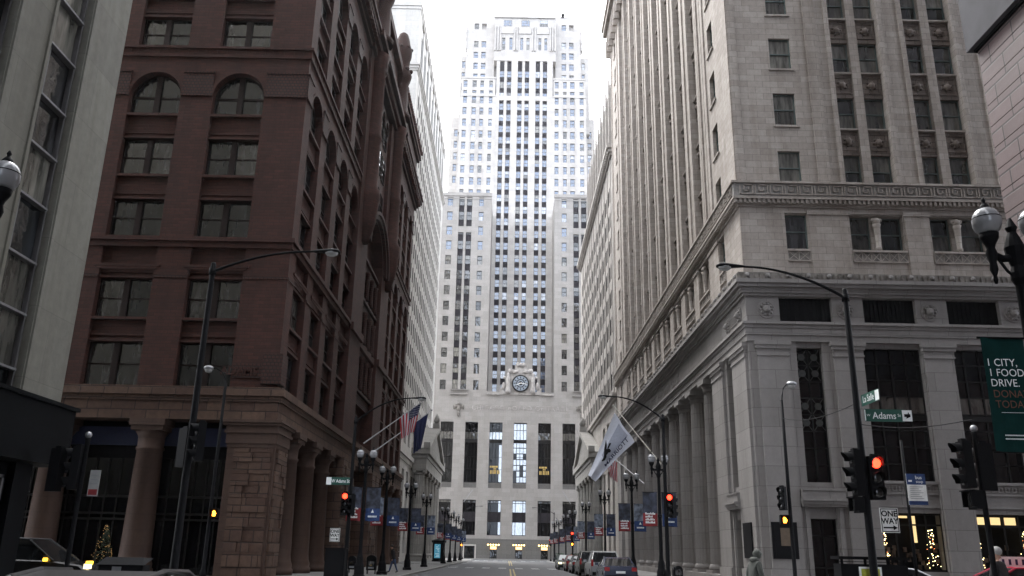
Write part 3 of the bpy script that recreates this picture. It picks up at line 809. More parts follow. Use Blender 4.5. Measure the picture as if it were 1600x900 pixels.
M['lime_k'] = plain('sooty_limestone_band', (.23, .215, .2), .9, noise=.25, bump=.2)  # recess shade behind the raised keys put into a darker stone colour
M['frame_g2'] = plain('bronze_tracery', (.05, .05, .048), .6, spec=.2)
def build_hotel():
    rt = root('hotel_building', (13.3, 46, 0), 'grey limestone hotel block with a giant colonnade and lion medallions on the right corner', 'building')
    S = F('S', 46.0); Wf = F('W', 13.3)
    RX = 50.0
    W = Windows(rt, 'frame_g', ['g_mid', 'g_blind', 'g_curt', 'g_dark'], [3, 3, 4, 1.2], 100, split=True)
    sp = [(19.75 + 4.72 * k, 21.0 + 4.72 * k) for k in range(6)] + [(21.55 + 4.72 * k, 22.85 + 4.72 * k) for k in range(6)]
    sp = sorted(sp)
    wp = []
    for k in range(9):
        o = 53.9 + 4.75 * k; wp += [(o, o + 1.25), (o + 1.8, o + 3.05)]
    single_s = [(15.85, 17.2)]; single_w = [(49.7, 51.05), (99.1, 100.45)]
    wall = MB()
    wall.box(14.3, RX, 47.0, 104, .13, 71)
    FH = 3.93; NF = 12
    rows = [(22.85 + FH * k, 25.05 + FH * k) for k in range(NF)]
    # plain corner pavilions
    S.grid(wall, 14.2, 18.6, 22.8, 70.6, single_s, rows, ws=0)
    S.bx(wall, 13.3, 14.2, 22.8, 70.6, -.9, 0)
    Wf.grid(wall, 46.9, 52.6, 22.8, 70.6, [single_w[0]], rows, ws=0)
    Wf.grid(wall, 97.5, 104, 22.8, 70.6, [single_w[1]], rows, ws=0)
    for fc, a, b in ((S, 13.3, 13.75), (S, 18.15, 18.6), (Wf, 46.0, 46.5), (Wf, 51.9, 52.5), (Wf, 97.6, 98.1), (Wf, 103.4, 104)):
        fc.bx(wall, a, b, 22.8, 70.6, 0, .09)
    wall.build('wall', M['lime_h'], rt)
    # paired bays: deep piers, thinner centre mullions, carved spandrels further back
    pier = MB(); spn = MB(); orn = MB(); sill = MB()
    def bays(fc, cols, lo, hi):
        cols = sorted(cols); edges = [lo] + [q for ab in cols for q in ab] + [hi]
        for i in range(0, len(edges), 2):
            a, b = edges[i], edges[i + 1]
            thin = (b - a) < .8
            fc.bx(pier, a, b, 22.8, 70.6, -.9, -.18 if thin else 0)
            if not thin and b - a > 1.1:
                fc.bx(pier, a + .0, a + .28, 22.8, 70.3, 0, .1); fc.bx(pier, b - .28, b, 22.8, 70.3, 0, .1)
        for a, b in cols:
            for k in range(NF + 1):
                z0 = 25.05 + FH * (k - 1); z1 = z0 + FH - 2.2
                if k == 0: continue
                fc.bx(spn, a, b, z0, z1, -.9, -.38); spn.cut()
                fc.bx(sill, a, b, z1 - .1, z1 - .0, -.38, -.2)
                if k <= 8 or fc is S:
                    fc.bx(orn, a + .12, b - .12, z0 + .3, z0 + .36, -.38, -.33); fc.bx(orn, a + .12, b - .12, z1 - .36, z1 - .3, -.38, -.33)
                    fc.bx(orn, a + .12, a + .18, z0 + .36, z1 - .36, -.38, -.33); fc.bx(orn, b - .18, b - .12, z0 + .36, z1 - .36, -.38, -.33)
                    cc, zz = (a + b) / 2, (z0 + z1) / 2
                    orn.ball(fc.pt(cc, zz, -.37), .24, 0, 8, 5)
                    for q in range(6):
                        an = q * math.pi / 3 + .3; orn.ball(fc.pt(cc + .26 * math.cos(an), zz + .24 * math.sin(an), -.37), .11, 0, 6, 4)
                    orn.cut()
    bays(S, sp, 18.6, RX - .02); bays(Wf, wp, 52.6, 97.5)
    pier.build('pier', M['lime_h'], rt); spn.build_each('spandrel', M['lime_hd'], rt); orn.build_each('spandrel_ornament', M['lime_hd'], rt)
    for fc, cols in ((S, single_s), (Wf, single_w)):
        for a, b in cols:
            for z0, z1 in rows: fc.bx(sill, a - .12, b + .12, z0 - .12, z0, -.05, .1)
    sill.build('sill', M['lime_h'], rt)
    # storey between the two cornices
    mz = MB()
    Sc = [(15.95, 17.25)] + [(19.75 + 4.72 * k, 22.9 + 4.72 * k) for k in range(6)]
    Wc = [(49.75, 51.05)] + [(53.9 + 4.75 * k, 56.95 + 4.75 * k) for k in range(9)] + [(99.1, 100.4)]
    S.grid(mz, 14.2, RX, 17.15, 21.35, Sc, [(18.75, 20.95)], ws=-.02)
    S.bx(mz, 13.3, 14.2, 17.15, 21.35, -.9, 0)
    Wf.grid(mz, 46.9, 104, 17.15, 21.35, Wc, [(18.75, 20.95)], ws=-.02)
    for fc, cs in ((S, Sc), (Wf, Wc)):
        pr = None
        for a, b in cs:
            if pr is not None and a - pr < 4: fc.bx(mz, pr + .1, a - .1, 17.15, 20.9, 0, .06); fc.bx(mz, pr, a, 20.9, 21.15, 0, .14)
            pr = b
            fc.bx(mz, a, b, 21.0, 21.1, 0, .05)
            # lattice balustrade under the opening
            fc.bx(mz, a, b, 18.62, 18.74, -.02, .12); fc.bx(mz, a, b, 18.0, 18.08, -.02, .08)
            n = max(2, int((b - a) / .52))
            for i in range(n):
                x0 = a + (b - a) * i / n; x1 = a + (b - a) * (i + 1) / n; t = .06
                for (p0, p1) in (((x0, 18.08), (x1, 18.6)), ((x0, 18.6), (x1, 18.08))):
                    mz.face([fc.pt(p0[0], p0[1], .06), fc.pt(p0[0] + t, p0[1], .06), fc.pt(p1[0], p1[1], .06), fc.pt(p1[0] - t, p1[1], .06)])
                fc.bx(mz, x0 - .02, x0 + .02, 18.08, 18.62, -.02, .05)
            if b - a > 2:                              # carved console figure on the mullion
                m_ = (a + b) / 2
                fc.bx(mz, m_ - .3, m_ + .3, 18.75, 20.95, -.7, -.28)
                x, y, _ = fc.pt(m_, 0, -.05)
                mz.lathe([(.16, 18.78), (.18, 18.95), (.13, 19.0), (.2, 20.2), (.26, 20.4)], x, y, 10)
                mz.ball((x, y, 20.58), .24, 0, 10, 6); mz.ball(fc.pt(m_ - .2, 20.65, -.02), .13, 0, 8, 5); mz.ball(fc.pt(m_ + .2, 20.65, -.02), .13, 0, 8, 5)
    mz.build('mezzanine_wall', M['lime_h'], rt)
    lb = MB()
    for fc, cs in ((S, Sc), (Wf, Wc)):
        for a, b in cs: fc.bx(lb, a, b, 18.08, 18.62, 0.0 if b - a < 2 else -.02, .012); lb.cut()
    lb.build_each('balustrade_panel', M['lime_d'], rt)  # dark sheets added behind the lattice, depth shade put into their colour
    # greek key cornice
    gk = MB()
    def wrap(mb, z0, z1, w_, back=1.0):
        mb.box(13.3 - w_, RX, 46 - w_, 46 + back, z0, z1); mb.box(13.3 - w_, 13.3 + back, 46 + back, 104, z0, z1)
    for z0, z1, w_ in ((21.35, 21.5, .1), (21.5, 21.62, .24), (21.75, 21.9, .42), (22.72, 22.85, .5)): wrap(gk, z0, z1, w_)
    wrap(gk, 21.62, 21.75, .2)
    gk.build('key_cornice', M['lime_h'], rt)
    kb = MB(); wrap(kb, 21.9, 22.72, .36); kb.build('key_band', M['lime_k'], rt)
    mk = MB(); dn = MB()
    def key(fc, c0, w_):
        u = .88; t = .055; y0, y1 = 22.0, 22.62; h = y1 - y0
        segs = [((0, 0), (.82, 0)), ((.82, 0), (.82, 1)), ((.82, 1), (.25, 1)), ((.25, 1), (.25, .35)), ((.25, .35), (.55, .35)), ((.55, .35), (.55, .68)), ((0, 0), (0, 1)), ((.82, 0), (1, 0))]
        for (a, b), (c, d_) in segs:
            a, c = sorted((a, c)); b, d_ = sorted((b, d_))
            fc.bx(mk, c0 + a * u, c0 + c * u + t, y0 + b * (h - t), y0 + d_ * (h - t) + t, w_ - .06, w_ + .02)
    x = 13.3
    while x < 33: key(S, x, .42); x += .88
    mk.cut(); y = 46.0
    while y < 103: key(Wf, y, .42); y += .88
    x = 12.95
    while x < 34: S.bx(dn, x, x + .14, 21.52, 21.76, .24, .36); x += .28
    y = 45.8
    while y < 104: Wf.bx(dn, y, y + .14, 21.52, 21.76, .24, .36); y += .28
    mk.build_each('greek_key', M['lime_h'], rt); dn.build('dentil_row', M['lime_h'], rt)
    # main entablature
    en = MB()
    for z0, z1, w_ in ((13.2, 13.55, .1), (13.55, 13.95, .16), (13.95, 14.15, .22), (14.15, 14.3, .34), (15.85, 16.0, .14), (16.0, 16.14, .26), (16.3, 16.5, .5), (16.5, 16.72, .62)): wrap(en, z0, z1, w_)
    wrap(en, 16.14, 16.3, .3)
    fr_open = [(15.2 + 4.78 * k, 18.2 + 4.78 * k) for k in range(7)]
    S.grid(en, 14.2, RX, 14.3, 15.85, fr_open, [(14.34, 15.82)], ws=0)
    S.bx(en, 13.3, 14.2, 14.3, 15.85, -.9, 0); en.box(13.3, 14.3, 46.9, 104, 14.3, 15.85)
    en.build('entablature', M['lime_hb'], rt)
    vd = MB()
    for a, b in fr_open:
        S.bx(vd, a, b, 14.34, 15.82, -.6, -.3, 0)
        for i in range(1, 12): S.bx(vd, a + (b - a) * i / 12 - .02, a + (b - a) * i / 12 + .02, 14.34, 15.82, -.3, -.26, 0)
        vd.cut()
    vd.build_each('frieze_grille', M['void'], rt)
    ud = MB()
    ud.box(13.3 - .45, RX, 46 - .45, 47, 16.72, 17.15); ud.box(12.85, 14.3, 47, 104, 16.72, 17.15)
    x = 12.9
    while x < 34: S.bx(ud, x, x + .16, 16.74, 17.1, .45, .5); x += .3
    y = 45.6
    while y < 104: Wf.bx(ud, y, y + .16, 16.74, 17.1, .45, .5); y += .3
    ud.build('lion_band', M['lime_d'], rt)
    for k in range(7): q = MB(); rosette(S, q, 14.45 + (4.5 if k else 0) + 4.78 * max(0, k - 1) + (.0), 15.06, .52, 0); lion(S, q, 14.45 + (4.5 if k else 0) + 4.78 * max(0, k - 1), 15.08, .22, .06); q.build('lion_medallion', M['lime_hb'], rt)
    for yy in (47.4, 50.0, 100.2, 102.8): q = MB(); rosette(Wf, q, yy, 15.06, .52, 0); lion(Wf, q, yy, 15.08, .22, .06); q.build('lion_medallion', M['lime_hb'], rt)
    q = MB(); Wf.bx(q, 48.1, 49.3, 14.75, 15.4, 0, .06)
    for i in range(5): Wf.bx(q, 48.2 + i * .22, 48.28 + i * .22, 14.85, 15.3, .06, .1)
    q.build('frieze_panel', M['lime_hb'], rt)
    ls = MB()
    for i in range(15): lion(S, ls, 13.35 + 1.17 * i, 16.96, .13, .5); ls.cut()
    for i in range(48): lion(Wf, ls, 46.0 + 1.2 * i, 16.96, .13, .5); ls.cut()
    ls.build_each('lion_head', M['lime_hb'], rt)
    tm = text_mb('CONTINENTAL  NATIONAL  BANK', 1.0, .012, depth=.03, spacing=1.25)
    lt = MB(); lt.merge(tm, lambda p: (13.3 + p[1] - .005, 75 - p[0], p[2] + 14.72)); lt.build('frieze_lettering', M['lime_hb'], rt)
    # base: pilasters, tall windows, doors, shop windows
    b = MB()
    S.grid(b, 14.2, 18.0, .13, 13.2, [(15.97, 17.4)], [(.13, 3.62), (5.5, 12.9)], ws=-.12)
    S.bx(b, 13.3, 14.2, .13, 13.2, -.9, 0)
    bw = [(19.72 + 4.95 * k, 23.0 + 4.95 * k) for k in range(6)]
    S.grid(b, 18.0, RX, .13, 13.2, bw, [(1.05, 4.0), (5.65, 12.95)], ws=-.12)
    for a_, b_ in [(13.75, 15.45), (18.0, 19.62)] + [(23.06 + 4.95 * k, 24.68 + 4.95 * k) for k in range(6)]:
        S.bx(b, a_, b_, 1.0, 12.35, 0, .16); S.bx(b, a_ - .08, b_ + .08, .13, 1.0, 0, .26)
        for z0, z1, w_ in ((12.35, 12.45, .22), (12.45, 12.75, .19), (12.75, 12.95, .27), (12.95, 13.2, .33)): S.bx(b, a_ - w_ + .16, b_ + w_ - .16, z0, z1, 0, w_)
    for a_, b_ in bw:
        S.bx(b, a_, b_, 4.95, 5.05, -.12, -.04); S.bx(b, a_, b_, 5.5, 5.65, -.12, 0); S.bx(b, a_, b_, 4.28, 4.4, -.12, -.04)
        n = 9
        for i in range(n):
            c = a_ + (b_ - a_) * (i + .5) / n
            S.bx(b, c - .13, c + .13, 5.12, 5.18, -.12, -.07); S.bx(b, c - .13, c + .13, 5.36, 5.42, -.12, -.07); S.bx(b, c - .13, c - .07, 5.18, 5.36, -.12, -.07); S.bx(b, c + .07, c + .13, 5.18, 5.36, -.12, -.07)
    # colonnade side
    Wf.grid(b, 46.9, 51.6, .13, 13.2, [(49.6, 51.0)], [(.13, 3.62), (5.5, 12.9)], ws=-.12)
    Wf.grid(b, 98.4, 104, .13, 13.2, [(99.0, 100.4)], [(.13, 3.62), (5.5, 12.9)], ws=-.12)
    for a_, b_ in ((46.3, 49.2), (51.6, 54.3), (95.7, 98.4), (100.9, 103.7)):
        Wf.bx(b, a_, b_, .13, 12.35, -1.9 if a_ in (51.6, 95.7) else 0, .16); Wf.bx(b, a_ - .08, b_ + .08, .13, 1.0, 0, .26)
        for z0, z1, w_ in ((12.35, 12.45, .22), (12.45, 12.75, .19), (12.75, 12.95, .27), (12.95, 13.2, .33)): Wf.bx(b, a_ - w_ + .16, b_ + w_ - .16, z0, z1, -.3, w_)
    # hoods over doors
    for fc, c0, c1 in ((S, 15.6, 17.8), (Wf, 49.2, 51.4)):
        for z0, z1, w_ in ((4.2, 4.34, .2), (4.34, 4.5, .32), (4.5, 4.62, .42), (4.62, 5.05, .2), (5.05, 5.12, .26)): fc.bx(b, c0 - w_ * .3, c1 + w_ * .3, z0, z1, -.12, w_ + .1)
        fc.bx(b, c0 + .1, c0 + .3, .13, 4.2, -.12, .08); fc.bx(b, c1 - .3, c1 - .1, .13, 4.2, -.12, .08)
    b.box(15.25, 15.6, 54.3, 95.7, .13, 13.2)
    b.box(13.0, 15.3, 54.3, 95.7, .13, .55); b.box(13.2, 15.3, 51.6, 98.4, .13, .35)
    b.build('base_wall', M['lime_hb'], rt)
    cl = MB()
    for k in range(9):
        y = 57.5 + 4.4 * k; q = MB()
        q.box(13.1, 14.9, y - .9, y + .9, .55, .75)
        q.lathe([(.86, .75), (.9, .85), (.84, 1.0), (.8, 1.1)], 14.0, y, 24)
        q.lathe([(.78, 1.1), (.77, 4.5), (.74, 8), (.67, 12.3)], 14.0, y, 40, flute=.055)
        q.lathe([(.7, 12.3), (.74, 12.45), (.7, 12.55), (.88, 12.85)], 14.0, y, 24); q.box(13.1, 14.9, y - .88, y + .88, 12.85, 13.18)
        q.build('column', M['lime_hb'], rt)
    # screens between the columns
    sc = MB()
    for k in range(10):
        y0 = 54.4 + 4.4 * k if k else 54.4; y0 = 53.9 + 4.4 * k
        a_, b_ = y0 + .7, y0 + 3.0
        sc.box(15.1, 15.24, a_, b_, 1.2, 12.2, 1)
        for z in (1.2, 4.2, 5.0, 8.2, 12.1): sc.box(15.0, 15.12, a_ - .1, b_ + .1, z, z + .16, 0)
        for i in range(4): sc.box(15.03, 15.1, a_ + (b_ - a_) * i / 3 - .04, a_ + (b_ - a_) * i / 3 + .04, 1.2, 12.2, 0)
        sc.cut()
    sc.build_each('window_screen', [M['frame_d'], M['g_black']], rt)
    # tall narrow windows with metal tracery
    def tall(fc, a_, b_, z0, z1, fancy):
        q = MB()
        fc.bx(q, a_, b_, z0, z1, -.5, -.44, 1)
        n = 2 if fancy else 4
        for i in range(n + 1): c = a_ + (b_ - a_) * i / n; fc.bx(q, c - .035, c + .035, z0, z1, -.44, -.36, 0)
        z = z0; k = 0
        while z < z1 + .01:
            fc.bx(q, a_, b_, z - .03, z + .03, -.44, -.37, 0)
            if fancy and k in (3, 4, 6, 7):
                for i in range(2):
                    c0 = a_ + (b_ - a_) * i / 2; c1 = a_ + (b_ - a_) * (i + 1) / 2; zt = min(z + .92, z1)
                    for (p0, p1) in (((c0, z), (c1, zt)), ((c0, zt), (c1, z))):
                        q.face([fc.pt(p0[0], p0[1], -.38), fc.pt(p0[0] + .05, p0[1], -.38), fc.pt(p1[0], p1[1], -.38), fc.pt(p1[0] - .05, p1[1], -.38)], 2)
                    fc.disc(q, (c0 + c1) / 2, (z + zt) / 2, .2, -.39, -.36, 2, 10)
            z += .92; k += 1
        if not fancy:
            fc.bx(q, a_, b_, z0 + 3.3, z0 + 3.6, -.44, -.34, 0)
            for i in range(4):                                    # pale shades behind the middle lights
                c0 = a_ + (b_ - a_) * i / 4; c1 = a_ + (b_ - a_) * (i + 1) / 4
                fc.bx(q, c0 + .06, c1 - .06, z0 + 3.7, z0 + 4.6, -.437, -.43, 3)
        q.build('tall_window', [M['frame_d'], M['g_black'], M['frame_g2'], M['g_curt']], rt)
    tall(S, 15.97, 17.4, 5.5, 12.9, True); tall(Wf, 49.6, 51.0, 5.5, 12.9, True); tall(Wf, 99.0, 100.4, 5.5, 12.9, True)
    for a_, b_ in bw: tall(S, a_, b_, 5.65, 12.95, False)
    # doors
    for fc, a_, b_ in ((S, 15.97, 17.4), (Wf, 49.6, 51.0), (Wf, 99.0, 100.4)):
        q = MB()
        fc.bx(q, a_, b_, .13, 3.62, -.45, -.4, 1)
        for i in range(3): c = a_ + (b_ - a_) * i / 2; fc.bx(q, c - .04, c + .04, .13, 3.62, -.4, -.33, 0)
        for z in (.18, 1.1, 2.7, 3.55): fc.bx(q, a_, b_, z, z + .08, -.4, -.34, 0)
        q.build('door', [M['frame_d'], M['g_black']], rt)
    q = MB(); S.bx(q, 13.8, 15.15, 1.55, 3.4, .0, .22); S.bx(q, 13.95, 15.0, 1.7, 3.25, .22, .24); q.cut(); q.box(13.05, 13.3, 47.0, 48.6, 1.55, 3.4)
    o = q.build_each('notice_case', M['blackm'], rt)[0]
    q = MB(); S.bx(q, 14.25, 14.75, 2.2, 3.1, .24, .25); q.build('notice', plain('brown_paper_notice', (.10, .07, .045), .6), o)
    # lit shop windows: a shallow room with goods, lamps and fairy lights
    rr = random.Random(11)
    for i, (a_, b_) in enumerate(bw[:3]):
        q = MB()
        S.bx(q, a_, b_, 1.05, 4.0, -.9, -.86, 1)
        for k in range(5): c = a_ + (b_ - a_) * k / 4; S.bx(q, c - .04, c + .04, 1.05, 4.0, -.34, -.26, 0)
        for z in (1.05, 3.35, 3.9): S.bx(q, a_, b_, z, z + .09, -.34, -.27, 0)
        o = q.build('shop_window', [M['frame_d'], M['void']], rt)
        q = MB()
        for k in range(3 if i else 2): S.bx(q, a_ + .12 + .82 * k, a_ + .75 + .82 * k, 3.48 if i else 3.75, 3.86, -.5, -.45)
        if not i: S.bx(q, a_ + 1.68, a_ + 1.98, 2.5, 3.86, -.5, -.45)
        q.build('lit_shelf', M['warm_room'], o)
        q = MB()
        for k in range(26): c = a_ + .2 + rr.random() * (b_ - a_ - .4); z = 1.1 + rr.random() * 1.2; q.box(c - .08, c + .08, 46.62, 46.72, z - .1, z + .1 + .1 * rr.random())
        q.build('goods', plain('shop_goods', (.06, .035, .02), .6, noise=.8), o)
        q = MB()
        for side in ((a_ + .25, .2), (b_ - .55, .35)):
            for k in range(55):
                z = 1.2 + 2.0 * rr.random(); wd = side[1] * (1.15 - (z - 1.2) / 2.0 * .8)
                q.ball((side[0] + (rr.random() - .5) * 2 * wd, 46.45 + .1 * rr.random(), z), .016, rr.random() < .12 and 1 or 0, 5, 4)
        q.build('fairy_light', [M['fairy'], M['fairyr']], o)['kind'] = 'stuff'
    q = MB()
    for k in range(18): q.ball((16.1 + 1.2 * rr.random(), 46.42, 1.0 + 1.7 * rr.random()), .02, 0, 5, 4)
    q.build('fairy_light', [M['fairy']], rt)['kind'] = 'stuff'
    # upper windows: nearest first
    for z0, z1 in rows[:4]:
        for a_, b_ in single_s: W.add(S, a_, b_, z0, z1, -.22)
        for a_, b_ in sp[:4]: W.add(S, a_, b_, z0, z1, -.6)
        W.add(Wf, *single_w[0], z0, z1, -.3)
        for a_, b_ in wp[:6]: W.add(Wf, a_, b_, z0, z1, -.6)
    W.add(S, 15.95, 17.25, 18.75, 20.95, -.25)
    for a_, b_ in Sc[1:4]: m_ = (a_ + b_) / 2; W.add(S, a_, m_ - .3, 18.75, 20.95, -.5); W.add(S, m_ + .3, b_, 18.75, 20.95, -.5)
    W.add(Wf, 49.75, 51.05, 18.75, 20.95, -.3)
    for a_, b_ in Wc[1:10]: m_ = (a_ + b_) / 2; W.add(Wf, a_, m_ - .3, 18.75, 20.95, -.5); W.add(Wf, m_ + .3, b_, 18.75, 20.95, -.5)
    for z0, z1 in rows[:4]:
        for a_, b_ in wp[6:12]: W.add(Wf, a_, b_, z0, z1, -.6)
    for k, (z0, z1) in enumerate(rows):
        for a_, b_ in (sp[4:] if k < 4 else sp + single_s): W.add(S, a_, b_, z0, z1, -.6 if (a_, b_) not in single_s else -.22)
        for a_, b_ in (wp[12:] if k < 4 else wp): W.add(Wf, a_, b_, z0, z1, -.6)
        if k >= 4: W.add(Wf, *single_w[0], z0, z1, -.3)
        W.add(Wf, *single_w[1], z0, z1, -.3)
    for a_, b_ in Sc[4:]: W.add(S, a_, b_, 18.75, 20.95, -.5, 'twin')
    W.add(Wf, 99.1, 100.4, 18.75, 20.95, -.3)
    W.done()
    # crowning cornice with brackets
    t = MB()
    for z0, z1, w_ in ((70.6, 71.2, .25), (71.2, 71.8, .6), (71.8, 72.6, 1.1), (72.6, 73.2, 1.3)): wrap(t, z0, z1, w_)
    t.box(14.3, RX, 47, 104, 70.6, 73)
    y = 46.5
    while y < 104: Wf.bx(t, y, y + .35, 68.6, 71.2, .05, .7); y += 1.55
    x = 13.8
    while x < RX: S.bx(t, x, x + .35, 68.6, 71.2, .05, .7); x += 1.55
    t.build('roof_cornice', M['lime_h'], rt)
    return rt
build_hotel()

# ================================================================ tall exchange building closing the street
def build_cbot():
    rt = root('skyscraper', (2.4, 195, 0), 'pale stepped limestone skyscraper with a round clock, closing the end of the street', 'building')
    S = F('S', 195.0); T = F('S', 207.0); B = F('S', 209.5); C = F('S', 211.0); D = F('S', 212.5)
    st = M['lime_c']
    W = Windows(rt, 'frame_l', ['g_sky', 'g_skyl', 'g_mid', 'g_blind'], [9, 1.3, 1.2, .5], 100)
    Wd = Windows(rt, 'frame_d', ['g_mid', 'g_blind', 'g_dark'], [4, 1, 3], 0)
    base = MB()
    tallc = [(-16.0 - 5.7, -13.0 - 5.7), (-16.0, -13.0), (-10.3, -7.35), (-4.7, -1.7), (.9, 3.9), (6.55, 9.5), (12.15, 15.1), (17.85, 20.8)]
    S.grid(base, -26, 30, 4.3, 37.3, tallc, [(5.05, 12.65), (15.3, 30.12)], ws=0)
    base.box(-26, 30, 196, 240, 0, 37.3)
    lc = [(-16.65, -15.25), (-13.75, -12.4), (-11.8, -10.45), (-8.8, -7.55)]
    rc = [(4.5 - b + .02, 4.5 - a + .02) for a, b in lc][::-1]; rc = [(a - .15, b - .15) for a, b in rc]
    lrows = [(37.6 + 3.87 * k, 39.9 + 3.87 * k) for k in range(13)]
    for cols, lo, hi in ((lc, -19.2, -5.6), (rc, 10.15, 23.7)):
        for i, (a, b) in enumerate(cols): pass
        S.grid(base, lo, hi, 37.3, 87.3, [cols[0], cols[3]], lrows, ws=0) if False else None
        edges = [lo, cols[0][0], cols[0][1], cols[1][0], cols[1][1], cols[2][0], cols[2][1], cols[3][0], cols[3][1], hi]
        for j in range(0, 10, 2): S.bx(base, edges[j], edges[j + 1], 37.3, 87.3, -.9, 0)
        for ci in (0, 3):
            a, b = cols[ci]; z = 37.3
            for r0, r1 in lrows: S.bx(base, a, b, z, r0, -.9, 0); z = r1
            S.bx(base, a, b, z, 87.3, -.9, 0)
        for ci in (1, 2):
            a, b = cols[ci]; S.bx(base, a, b, 77.0, 78.6, -.9, -.05); S.bx(base, a, b, 86.4, 87.3, -.9, 0); S.bx(base, a, b, 37.3, 37.6, -.9, 0)
        base.box(lo, hi, 196, 240, 37.3, 86.6)
        S.bx(base, lo - .05, hi + .05, 85.9, 86.1, 0, .12); S.bx(base, lo - .1, hi + .1, 86.7, 87.6, 0, .22)
        S.bx(base, (cols[1][0] - .4), cols[2][1] + .4, 36.4, 36.7, 0, .5)
        for j in range(9): c = cols[1][0] - .3 + j * .46; S.bx(base, c, c + .12, 36.7, 37.5, .3, .42)
        S.bx(base, (cols[1][0] - .4), cols[2][1] + .4, 37.5, 37.65, 0, .5)
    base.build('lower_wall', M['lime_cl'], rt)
    dk = MB()
    for cols in (lc, rc):
        for ci in (1, 2):
            a, b = cols[ci]; dk.box(a, b, 195.5, 196, 37.6, 77.0); dk.box(a, b, 195.5, 196, 78.6, 86.4); dk.cut()
            for r0, r1 in lrows: Wd.add(S, a, b, r0 + .2, r1 + .2, -.42)
        for ci in (0, 3):
            for r0, r1 in lrows: (W if r0 > 70 else Wd).add(S, *cols[ci], r0, r1, -.35)
    dk.build_each('dark_panel', M['spand'], rt)
    # granite ground storey with three lit entrances
    gr = MB()
    S.grid(gr, -26, 30, 0.13, 4.3, [(-9.6, -7.3), (-3.95, -2.4), (1.7, 3.25), (7.35, 8.9)], [(0.13, 2.0), (2.6, 2.8)] if False else [(0.13, 2.75)], wb=-1.0, w=.12, ws=.1)
    gr.build('ground_storey', M['lime_cd'], rt)
    q = MB(); S.bx(q, -9.6, -7.3, .13, 2.75, -.5, -.4, 1)
    for z in (.2, 2.65): S.bx(q, -9.6, -7.3, z, z + .1, -.4, -.3, 0)
    S.bx(q, -9.9, -9.6, .13, 3.05, .12, .2, 2); S.bx(q, -7.3, -7.0, .13, 3.05, .12, .2, 2); S.bx(q, -9.6, -7.3, 2.75, 3.05, .12, .2, 2)
    q.build('shop_window', [M['frame_d'], M['g_dark'], M['lime_c']], rt)
    for a, b in ((-3.95, -2.4), (1.7, 3.25), (7.35, 8.9)):
        q = MB(); S.bx(q, a, b, .13, 2.0, -.7, -.6, 1)
        for i in range(4): c = a + (b - a) * i / 3; S.bx(q, c - .05, c + .05, .13, 2.0, -.6, -.5, 0)
        S.bx(q, a, b, 1.9, 2.02, -.6, -.45, 0)
        o = q.build('entrance_door', [M['frame_d'], M['g_dark']], rt)
        q = MB(); S.bx(q, a + .1, b - .1, 2.12, 2.7, -.3, -.15); q.build('entrance_sign', M['lamp_sign'], o)
        q = MB(); S.bx(q, a - .5, b + .5, 3.2, 3.3, .12, .6, 0)
        c = a - .4
        q2 = MB()
        for j in range(5): cc = a - .4 + (b - a + .8) * j / 4; q2.ball(S.pt(cc, 3.06, .4), .15, 0, 8, 6)
        q.build('canopy', M['frame_d'], o); q2.build('canopy_lamp', M['lamp_y'], o)
    # tall hall windows
    rr = random.Random(2)
    for i, (a, b) in enumerate(tallc):
        q = MB(); lit = {3: 0, 4: 1, 5: 0}.get(i, None)
        S.bx(q, a, b, 15.3, 30.12, -.75, -.7, 1)
        for k in range(5): c = a + (b - a) * k / 4; S.bx(q, c - .05, c + .05, 15.3, 30.12, -.7, -.58, 0)
        for z in (15.3, 16.6, 19.4, 22.2, 25.6, 26.2, 28.4, 30.0): S.bx(q, a, b, z, z + .09, -.7, -.6, 0)
        S.bx(q, a, b, 25.5, 26.25, -.7, -.55, 0)
        S.bx(q, a, b, 15.3, 16.5, -.7, -.5, 3)
        pale = [(a + (b - a) * k / 4 + .06, a + (b - a) * (k + 1) / 4 - .06) for k in range(4)]
        for k, (c0, c1) in enumerate(pale):
            S.bx(q, c0, c1, 26.3, 27.9 if i != 4 else 29.9, -.698, -.69, 2 if i in (3, 4) else 4)
            if i == 4:
                z = 16.7
                while z < 25.2:
                    if rr.random() < .75: S.bx(q, c0, c1, z, z + 1.1, -.698, -.69, 2)
                    z += 1.3
            if i == 3 and k == 3:
                S.bx(q, c0, c1, 16.7, 25.0, -.698, -.69, 2)
        q.build('hall_window', [M['frame_d'], M['g_black'], M['g_north'], M['lime_cd'], M['g_curt']], rt)
        if i in (3, 5):
            q = MB()
            for k in range(3): S.bx(q, a + .35 + .8 * k, a + .95 + .8 * k, 18.5, 19.3 + .5 * (k % 2), -.69, -.66)
            S.bx(q, a + .3, b - .9, 19.9, 20.3, -.69, -.66)
            q.build('hall_lamp', M['lit_dim'], rt)
        q = MB()
        S.bx(q, a, b, 5.05, 12.65, -.6, -.55, 1)
        for k in (0, 1, 3, 4): c = a + (b - a) * [0, .22, .5, .78, 1][k]; S.bx(q, c - .06, c + .06, 5.05, 12.65, -.55, -.42, 0)
        for z in (5.05, 7.9, 10.0, 12.0, 12.5): S.bx(q, a, b, z, z + .1, -.55, -.44, 0)
        S.bx(q, a, b, 8.0, 10.0, -.55, -.46, 3)
        for c0, c1 in ((a + .06, a + .6), (a + .72, b - .72), (b - .6, b - .06)):
            if i == 4: S.bx(q, c0, c1, 10.1, 12.5, -.548, -.54, 2); S.bx(q, c0, c1, 5.2, 7.9, -.548, -.54, 2)
            elif i == 3 and c1 > b - .1: S.bx(q, c0, c1, 10.1, 12.5, -.548, -.54, 2); S.bx(q, c0, c1, 5.2, 7.9, -.548, -.54, 2)
            else: S.bx(q, c0, c1, 12.1, 12.5, -.548, -.54, 4)
